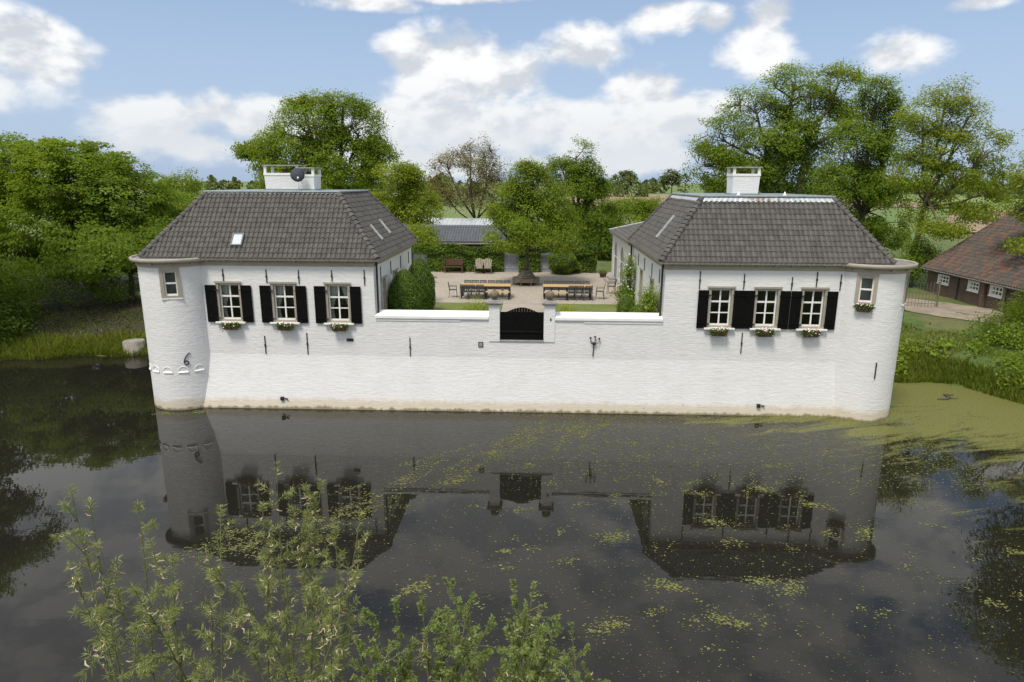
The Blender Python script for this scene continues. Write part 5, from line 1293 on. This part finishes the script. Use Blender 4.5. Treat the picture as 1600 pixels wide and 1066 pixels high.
ivy_trunk(ash, [((23.4, 39.6, 5), (23.4, 40.4, 13.9), 1.25), ((24.6, 39.6, 5), (25.9, 40.4, 15.6), 1.1), ((22.5, 39.6, 5), (22.1, 40.4, 12.8), .9)], 3200, 45)
tree('shaded mid-height tree between the ash and the pale right tree', (28.6, 34, 2.0), (28.6, 34, 7.0),
     [(28.5, 34, 16.6, 1.9, 1.8, 1.9), (30.3, 34, 15.0, 1.7, 1.6, 2.0), (27.4, 34, 12.5, 2.7, 2.5, 2.6), (26.7, 34, 9.3, 3.0, 2.8, 2.6), (29.8, 34, 10.9, 2.4, 2.3, 2.9), (29.2, 34, 7.1, 2.4, 2.3, 2.3), (31.1, 34, 5.4, 1.8, 1.6, 1.8), (31.2, 34, 8.8, 1.3, 1.2, 2.0)],
     2700, 13, .23, 'leaf_mid', seed=46, trunk_r=.32, gap=-.1, spread=.42, twigs=.2)
tree('airy pale green locust tree with leaning trunk beside the barn', (28.3, 25.2, gz(28.3, 25.2)), (29.1, 25.2, 9.0),
     [(29.3, 25, 15.6, 1.8, 1.7, 1.5), (27.8, 25, 13.9, 1.9, 1.8, 1.7), (30.9, 25, 13.9, 1.9, 1.8, 1.8), (32.9, 25, 11.7, 1.6, 1.4, 1.7), (29.4, 25, 12.1, 2.5, 2.3, 1.8), (27.8, 25, 10.3, 2.0, 1.9, 1.7), (31.1, 25, 9.8, 2.3, 2.1, 1.7), (28.7, 25, 7.5, 1.6, 1.5, 1.1), (29.4, 23.4, 6.2, 2.0, 1.8, .7), (32.3, 24, 7.5, 2.1, 1.9, .9), (34.4, 25, 9.4, 1.5, 1.4, 1.3)],
     2300, 12, .19, 'leaf_yellow', seed=47, trunk_r=.24, gap=.0, gscale=1.5, spread=.38, flat=.5, twigs=.22, bark='bark_light', shell=.35)
tree('leafy branches of a tree at the right edge beside the barn', (32.5, 15.5, 1.9), (32.0, 15.5, 6.5), [(29.9, 16, 10.3, 1.2, 1.0, 1.4), (30.6, 16, 8.0, 1.5, 1.4, 1.0), (29.7, 15, 5.8, 1.1, 1.1, .5), (33, 16, 9.5, 2.4, 2, 2), (31.8, 15.5, 7.0, 1.6, 1.4, .9)], 750, 12, .17, 'leaf_yellow', seed=48, trunk_r=.2, gap=0.0, spread=.3, twigs=.5, bark='bark_light')
tree('tall leafy tree on the right bank mirrored in the moat', (27.0, 4.0, 1.6), (27.0, 4, 6.5), [(26.2, 4, 9, 3.8, 3.2, 3.0), (25.2, 4, 12.3, 3.0, 2.8, 2.6), (28, 4.5, 14, 3, 2.8, 2.5), (25.4, 3, 7.0, 2.4, 2.2, 1.6), (29.5, 3, 10, 3.5, 3, 3)], 2000, 12, .25, 'leaf_mid', seed=63, trunk_r=.3, gap=-.12, gscale=1.2)
tree('tall dark tree on the left bank mirrored in the moat', (-34.0, 7.5, .8), (-33.8, 7.5, 6), [(-32.6, 7.5, 8.0, 3.0, 2.8, 2.8), (-32.3, 7.5, 11.5, 3.3, 2.9, 2.6), (-34.5, 7.5, 13.6, 3.2, 2.8, 2.0), (-36.5, 7, 9.5, 3.2, 3, 3), (-32.4, 7, 5.0, 2.6, 2.2, 1.6)], 2300, 12, .26, 'leaf_mid', seed=64, trunk_r=.32, gap=-.15, gscale=1.2)
shrub('bright bushes at the foot of the leaning pale tree', (28.2, 24, 1.9), [(29.3, 24, 4.0, 1.1, 0.9, 1.1), (27.9, 24, 3.4, 1.2, 1.1, 1.2), (28.4, 24.3, 4.9, .9, .8, .8), (26.5, 24.5, 3.0, 1.0, 1.0, 1.0)], 620, 12, .15, 'leaf_mid', 49, 'bush', 'bush', spread=.22)
shrub('rambling green thicket on the right bank', (23.8, 5.2, gz(23.8, 5.2)), [(23.4, 6, 1.6, 1.5, 1.4, 1.3), (23.2, 4.2, 1.0, 1.4, 1.3, 1.0), (23.8, 8, 2.3, .9, .9, .8), (25.1, 7, 2.7, 1.3, 1.2, 1.2), (25.4, 4.6, 1.6, 1.5, 1.4, 1.4)], 1250, 12, .12, 'leaf_mid', 50, 'thicket', 'bush', spread=.24, gap=-.15, flowers=25)
shrub('young leafy saplings beside the drive at the right edge', (27.2, 11.6, gz(27.2, 11.6)), [(27.8, 11.4, 2.9, .8, .7, 1.0), (26.8, 11.2, 2.5, .6, .6, .7), (28.2, 10.6, 2.6, .9, .8, .9)], 330, 10, .11, 'leaf_fresh', 51, 'sapling', 'sapling', spread=.2, gap=-.1)
# hedges closing the garden behind the houses
def hedge_row(label, x0, x1, y, h, n, material, seed, group=None):
    lobes = [(x, y + .6 * math.sin(x), 2.2 + h * (.42 + .12 * math.sin(x * 2.3)), 1.5, 1.5, h * (.5 + .22 * math.sin(x * 1.7 + 1))) for x in np.arange(x0, x1, 2.2)]
    shrub(label, ((x0 + x1) / 2, y, 2.2), lobes, n, 10, .26, material, seed, 'hedge', 'hedge', spread=.4, gap=-.35)
hedge_row('mixed hedge behind the garden shed', -16, 2, 41, 2.2, 900, 'leaf_mid', 52)
hedge_row('leafy hedge behind the left house', -38, -17, 36, 3.0, 900, 'leaf_fresh', 53)
hedge_row('hedge beyond the arcaded wing', 12, 24, 33, 4.0, 800, 'leaf_mid', 54)
hedge_row('hedge along the drive behind the right tower', 18, 27, 26.5, 2.2, 600, 'leaf_mid', 55)

# ------------------------------------------------------------------ far country
g = np.random.default_rng(400)
def woodland(label, xs_, ydist, hmin, hmax, n, seed, leaf=1.5, material='far_leaf'):
    g = np.random.default_rng(seed); k = 60
    tx = g.random(k) * (xs_[1] - xs_[0]) + xs_[0]; ty_ = ydist + g.normal(size=k) * ydist * .04; th_ = hmin + (hmax - hmin) * g.random(k) ** 2
    i = g.integers(0, k, n); s = g.random(n); r = np.sin(np.clip(s * PI * .9 + .25, 0, PI)) * th_[i] * .42
    a = g.random(n) * 2 * PI; rr = r * np.sqrt(g.random(n))
    P_ = np.stack([tx[i] + rr * np.cos(a) * 1.3, ty_[i] + rr * np.sin(a), 1.8 + s * th_[i]], 1)
    N = unit(g.normal(size=P_.shape) * .6 + np.array([0, -.5, .6])); sc = .6 + .8 * g.random(n)
    o = quads('distant_woodland', leaf_quads(P_, N, leaf * sc, leaf * .7 * sc, g), material, None, np.clip(g.random(k)[i] * .6 + g.random(n) * .4, 0, 1))
    setprops(o, label, 'woodland', kind='stuff')
woodland('distant belt of trees on the right of the horizon', (20, 420), 455, 9, 15, 9000, 401, 1.8)
woodland('distant belt of trees on the left of the horizon', (-420, -60), 430, 7, 13, 9000, 402, 1.8)
woodland('distant trees behind the courtyard on the horizon', (-90, 60), 330, 7, 12, 5000, 403, 1.5)
woodland('distant trees at the far right of the horizon', (200, 560), 330, 5, 10, 5000, 404, 1.5)
tree('tall round tree standing out of the distant belt, the left one', (61, 448, 2), (61, 448, 8), [(60, 448, 14, 4, 4, 3.2), (63, 448, 11, 4, 4, 3.5)], 150, 10, 1.3, 'far_leaf', seed=61, trunk_r=.4, spread=1.2)
tree('tall round tree standing out of the distant belt, the right one', (91, 448, 2), (91, 448, 8), [(90, 448, 14.5, 5, 5, 3.6), (94, 448, 11, 4, 4, 4), (86, 448, 11, 4, 4, 3.5)], 200, 10, 1.3, 'far_leaf', seed=62, trunk_r=.4, spread=1.2)

# ------------------------------------------------------------------ grass on the banks
def grass(name, label, X_, Y_, hmin, hmax, seed, material='grass_blade', wid=.03):
    g = np.random.default_rng(seed); n = len(X_); Z_ = hgt(X_, Y_); h = hmin + (hmax - hmin) * g.random(n) ** 1.6
    b = np.stack([X_, Y_, Z_ - .02], 1); a = g.random(n) * PI; s = np.stack([np.cos(a), np.sin(a), np.zeros(n)], 1) * (wid * (.6 + .8 * g.random(n)))[:, None]
    ln = g.normal(size=(n, 3)) * .28; ln[:, 2] = 1; tip = b + ln * h[:, None]; mid = b + ln * h[:, None] * .55 * np.array([.7, .7, 1])
    Q = np.stack([b - s, b + s, mid + s * .7, tip, mid - s * .7], 1)
    setprops(quads(name, Q, material, None, np.clip(g.random(n) * .7 + .15 * np.sin(X_ * 1.1) + .2 * np.sin(Y_ * .9 + X_ * .3), 0, 1), 5), label, 'grass', kind='stuff')
g = np.random.default_rng(420)
def bankpts(x0, x1, t0, t1, n):
    X_ = x0 + (x1 - x0) * g.random(n); T0 = t0 + (t1 - t0) * g.random(n) ** 1.7; return X_, np.interp(X_, SX, SY) + 0.25 * np.sin(X_ * 1.7) + T0
xa, ya = bankpts(-36, -17.2, .05, 2.4, 11000); grass('grass', 'long green grass along the left bank', xa, ya, .15, .55, 421)
xa, ya = bankpts(14.4, 26, .05, 2.2, 15000); grass('grass', 'long reedy grass at the foot of the right bank', xa, ya, .14, .48, 422)
xa, ya = bankpts(14.4, 27, 1.5, 9.5, 22000); k_ = vnoise(np.stack([xa, ya, xa * 0], 1), .9, 3.0) > -.05; grass('grass', 'tufted grass on the slope of the right bank', xa[k_], ya[k_], .05, .22, 423)
xa = -6.7 + 4.7 * g.random(7000); ya = .7 + 8.0 * g.random(7000); xb = .6 + 4.3 * g.random(7000); 
Xl = -34 + 16.5 * g.random(5200); Yl = np.interp(Xl, SX, SY) + 1.4 + 11 * g.random(5200) ** 1.2
Pl = np.stack([Xl, Yl, hgt(Xl, Yl) + .015 + .03 * g.random(5200)], 1)
setprops(quads('leaf_litter', leaf_quads(Pl, unit(g.normal(size=Pl.shape) * .35 + np.array([0, 0, 1.])), .13 + .08 * g.random(5200), .08, g), 'litter', None, g.random(5200)), 'dry brown leaves strewn on the left bank', 'leaf litter', kind='stuff')
xa, ya = bankpts(-34, -17.6, 0.8, 8.0, 7500); grass('grass', 'thin tufts of grass on the shaded left bank', xa, ya, .05, .22, 424)
# leafy weeds on the right slope
P_ = np.stack(bankpts(14.6, 26.5, .3, 8.5, 6500), 1); k_ = vnoise(np.concatenate([P_, P_[:, :1] * 0], 1), 1.3, 5.0) > .05; P_ = P_[k_]
P3_ = np.stack([P_[:, 0], P_[:, 1], hgt(P_[:, 0], P_[:, 1]) + .12 + .3 * g.random(len(P_))], 1)
setprops(quads('weeds', leaf_quads(P3_, unit(g.normal(size=P3_.shape) * .6 + np.array([0, -.3, .9])), .20, .13, g), 'leaf_fresh', None, g.random(len(P3_))), 'broad-leaved weeds on the right bank', 'weeds', kind='stuff')

# ------------------------------------------------------------------ duckweed flecks on the moat
g = np.random.default_rng(500)
fl = []
def scatter(cx, cy, sx, sy, ang, n, r0, r1):
    a = g.normal(size=n) * sx; b = g.normal(size=n) * sy; ca, sa = math.cos(ang), math.sin(ang)
    return np.stack([cx + a * ca - b * sa, cy + a * sa + b * ca, r0 + (r1 - r0) * g.random(n) ** 2.5], 1)
# drift line from the wall centre down to the left foreground
path = np.array([(3.2, -1.3), (0.6, -2.6), (-0.9, -3.6), (-3.0, -6.0), (-4.7, -8.2), (-6.9, -10.5), (-8.0, -11.6)])
for i in range(len(path) - 1):
    for k in range(20):
        c = path[i] + (path[i + 1] - path[i]) * g.random() + g.normal(size=2) * [.75, .42]
        fl.append(scatter(c[0], c[1], .22 + .25 * g.random(), .06 + .07 * g.random(), .85 + g.normal() * .25, int(25 + 60 * g.random()), .012, .05))
fl.append(np.stack([g.random(15000) * 26 - 9, -.5 - 15.5 * g.random(15000), .009 + .026 * g.random(15000) ** 3], 1))        # lone specks
n = 9500; X_ = 15.0 - 16 * g.random(n) ** 1.3; Y_ = -.45 - 6.5 * g.random(n) ** 1.5; fl.append(np.stack([X_, Y_, .010 + .04 * g.random(n) ** 2], 1))
for k in range(90):      # small rafts
    u = g.random(); c = (-2 + 15 * g.random(), -2.5 - 12.5 * g.random())
    fl.append(scatter(c[0], c[1], .10 + .16 * g.random(), .05 + .08 * g.random(), g.normal() * .5 + .3, int(20 + 60 * g.random() ** 2), .012, .05))
for (cx_, cy_) in ((3.3, -12.6), (4.3, -13.9), (6.2, -12.6), (5.6, -12.3), (2.2, -10.4), (8.4, -8.2), (5.2, -9.4), (-15.6, -1.3), (-14.2, -1.0), (1.6, -14.2), (9.2, -9.8), (7.2, -7.2), (-2.9, -13.0)):
    fl.append(scatter(cx_, cy_, .26, .13, g.normal() * .5, 150, .02, .055))
fl = np.concatenate(fl); fl[:, 2] *= .66; fl = fl[(fl[:, 1] < -.5)]
n = len(fl); ang = g.random((n, 1)) * 2 * PI + np.arange(6) * PI / 3; rad = fl[:, 2:3] * (.55 + .7 * g.random((n, 6)))
Q = np.stack([fl[:, 0:1] + np.cos(ang) * rad * 1.25, fl[:, 1:2] + np.sin(ang) * rad, np.repeat(.003 + .006 * g.random((n, 1)), 6, 1)], 2)
setprops(quads('duckweed', Q, 'duckweed_fleck', None, g.random(n), 6), 'scattered pale green duckweed flecks floating on the moat', 'duckweed', kind='stuff')
BR = thing('floating_branch', 'dark branch floating in the green water by the right bank', 'branch', (18.6, 2.6, 0))
MB().tube([(18.1, 2.3, .01), (18.5, 2.35, .05), (18.8, 2.6, .04), (18.7, 2.9, .07), (19.2, 3.0, .03)], [.05, .06, .05, .04, .02], 6).build('bough', 'bark', BR)
MB().tube([(18.7, 2.5, .04), (19.0, 2.3, .09)], [.03, .01], 5).build('twig', 'bark', BR)

# ------------------------------------------------------------------ willows in the foreground
def willow(label, base, tops, seed, leafL, leafW, material, ntw, nleaf, twl, catkins, spread=1.0, start=.35, kind_='willow_shrub', dup=1):
    g = np.random.default_rng(seed); T_ = thing(kind_, label, 'willow', base); mb = MB(); LV = []; TI = []; CK = []; base = np.array(base, float)
    extra = [tuple(np.array(q) + np.array([g.normal() * .28, g.normal() * .30, -.10 - .55 * g.random()])) for q in tops for _ in range(dup) if g.random() < .4 or dup > 1]
    for tp in list(tops) + extra:
        tp = np.array(tp, float); b0 = base + np.array([g.normal() * .25, g.normal() * .2, 0]); bend = np.array([g.normal() * .2, g.normal() * .2, 0])
        def cv(s): return b0 + (tp - b0) * s + bend * math.sin(s * PI) + np.array([0, 0, .25]) * math.sin(s * PI)
        mb.tube([cv(s) for s in np.linspace(0, 1, 10)], [.017 * (1 - s) + .003 for s in np.linspace(0, 1, 10)], 5, cap=False)
        for k in range(ntw):
            s = start + (1.0 - start) * (k + g.random()) / ntw; p0 = cv(min(s, .995)); ax = unit(cv(min(1, s + .03)) - cv(s - .03))
            d = unit(ax * (.75 + .3 * g.random()) + g.normal(size=3) * .62 * spread); L = twl * (1.15 - .55 * s) * (.6 + .8 * g.random())
            if k == ntw - 1: d = ax; p0 = tp - ax * L * .3
            e = p0 + d * L + np.array([0, 0, -.04]) * L
            mb.tube([p0, (p0 + e) / 2 + np.array([0, 0, .02]), e], [.007, .005, .002], 4, cap=False)
            m_ = int(nleaf * (.5 + .8 * g.random())); u = (.12 + .9 * g.random(m_) ** .55)[:, None]
            u = np.minimum(u, 1.02); C0 = p0 + (e - p0) * u
            r = g.normal(size=(m_, 3)); out = unit(r - d * (r @ d)[:, None]); ld = unit(d * .75 + out * (.9 + .4 * g.random((m_, 1))) + np.array([0, 0, -.18]) * g.random((m_, 1)))
            ll = leafL * (.6 + .6 * g.random((m_, 1))); wv = unit(np.cross(ld, unit(g.normal(size=(m_, 3)) + np.array([0, 0, 1.5])))) * leafW * (.8 + .4 * g.random((m_, 1)))
            sag = np.array([0, 0, -.10]) * ll
            LV.append(np.stack([C0, C0 + ld * ll * .45 + wv / 2, C0 + ld * ll + sag, C0 + ld * ll * .45 - wv / 2], 1)); TI.append(np.clip(g.random() * .5 + g.random(m_) * .5, 0, 1))
            if g.random() < catkins:
                for q in range(g.integers(3, 9)):
                    c0 = p0 + (e - p0) * (.25 + .7 * g.random()); cd = unit(d * .4 + g.normal(size=3) * .8 + np.array([0, 0, .2]))
                    w2 = unit(np.cross(cd, g.normal(size=3))) * .011; l2 = .045 + .04 * g.random(); c1 = c0 + cd * l2 * .5 + w2 * 1.5; c2 = c0 + cd * l2 + np.array([0, 0, -.012])
                    CK += [[c0 - w2 * .5, c0 + w2 * .5, c1 + w2 * .6, c1 - w2 * .6], [c1 - w2 * .6, c1 + w2 * .6, c2 + w2 * .3, c2 - w2 * .3]]
    mb.build('stems', 'twig_green', T_, True)
    quads('leaves', np.concatenate(LV), material, T_, np.concatenate(TI))['kind'] = 'stuff'
    if CK: quads('catkins', np.array(CK), 'catkin_cream', T_, g.random(len(CK)))['kind'] = 'stuff'
    return T_
WA = [(-4.55, -21.20, 6.45), (-4.50, -21.05, 6.20), (-4.20, -20.75, 6.09), (-4.28, -21.29, 5.92), (-4.15, -21.8, 5.90), (-3.9, -21.06, 5.80)]
WB = [(-3.45, -20.53, 5.84), (-3.31, -21.06, 5.7), (-3.61, -21.25, 5.67), (-2.88, -20.67, 5.56), (-2.84, -21.41, 5.59), (-3.56, -21.89, 5.9), (-2.89, -21.91, 5.68), (-3.67, -22.29, 5.87)]
WC = [(-3.11, -19.76, 6.06), (-2.74, -19.84, 5.86), (-2.62, -19.69, 5.83), (-2.78, -20.15, 5.73), (-3.14, -20.15, 5.8), (-2.29, -20.21, 5.53), (-2.08, -20.03, 5.52), (-2.37, -20.73, 5.53), (-2.45, -21.28, 5.51), (-1.96, -21.42, 5.41), (-1.89, -20.99, 5.45)]
WD = [(-0.93, -20.74, 5.31), (-1.15, -21.04, 5.28), (-0.67, -20.9, 5.2), (-1.4, -21.13, 5.23), (-1.65, -21.28, 5.29), (-0.9, -21.39, 5.25), (-0.47, -21.35, 5.24)]
WE = [(-0.21, -20.72, 5.24), (-0.03, -20.75, 5.19), (0.19, -21.25, 5.19), (0.38, -21.29, 5.15), (0.04, -21.38, 5.17), (-0.21, -21.5, 5.19), (0.31, -21.68, 5.13)]
willow('feathery willow at the lower left corner of the view', (-3.9, -21.6, 1.0), WA, 71, .085, .0085, 'leaf_willow', 14, 46, .34, .5, start=.58, dup=0)
willow('feathery willow with cream catkins, second from the left', (-3.0, -21.5, 1.0), WB, 72, .085, .0085, 'leaf_willow', 15, 48, .36, .6, start=.56, dup=0)
willow('tallest feathery willow with cream catkins in the foreground', (-2.4, -20.9, 1.0), WC, 73, .085, .0085, 'leaf_willow', 16, 50, .36, .7, start=.55, dup=0)
willow('bushy broad-leaved sallow at the bottom centre, the left one', (-1.0, -21.3, 1.0), WD, 74, .045, .015, 'leaf_sallow', 19, 62, .33, .12, start=.58, kind_='sallow_shrub', dup=2)
willow('bushy broad-leaved sallow at the bottom centre, the right one', (0.0, -21.4, 1.0), WE, 75, .045, .015, 'leaf_sallow', 19, 62, .33, .12, start=.58, kind_='sallow_shrub', dup=2)
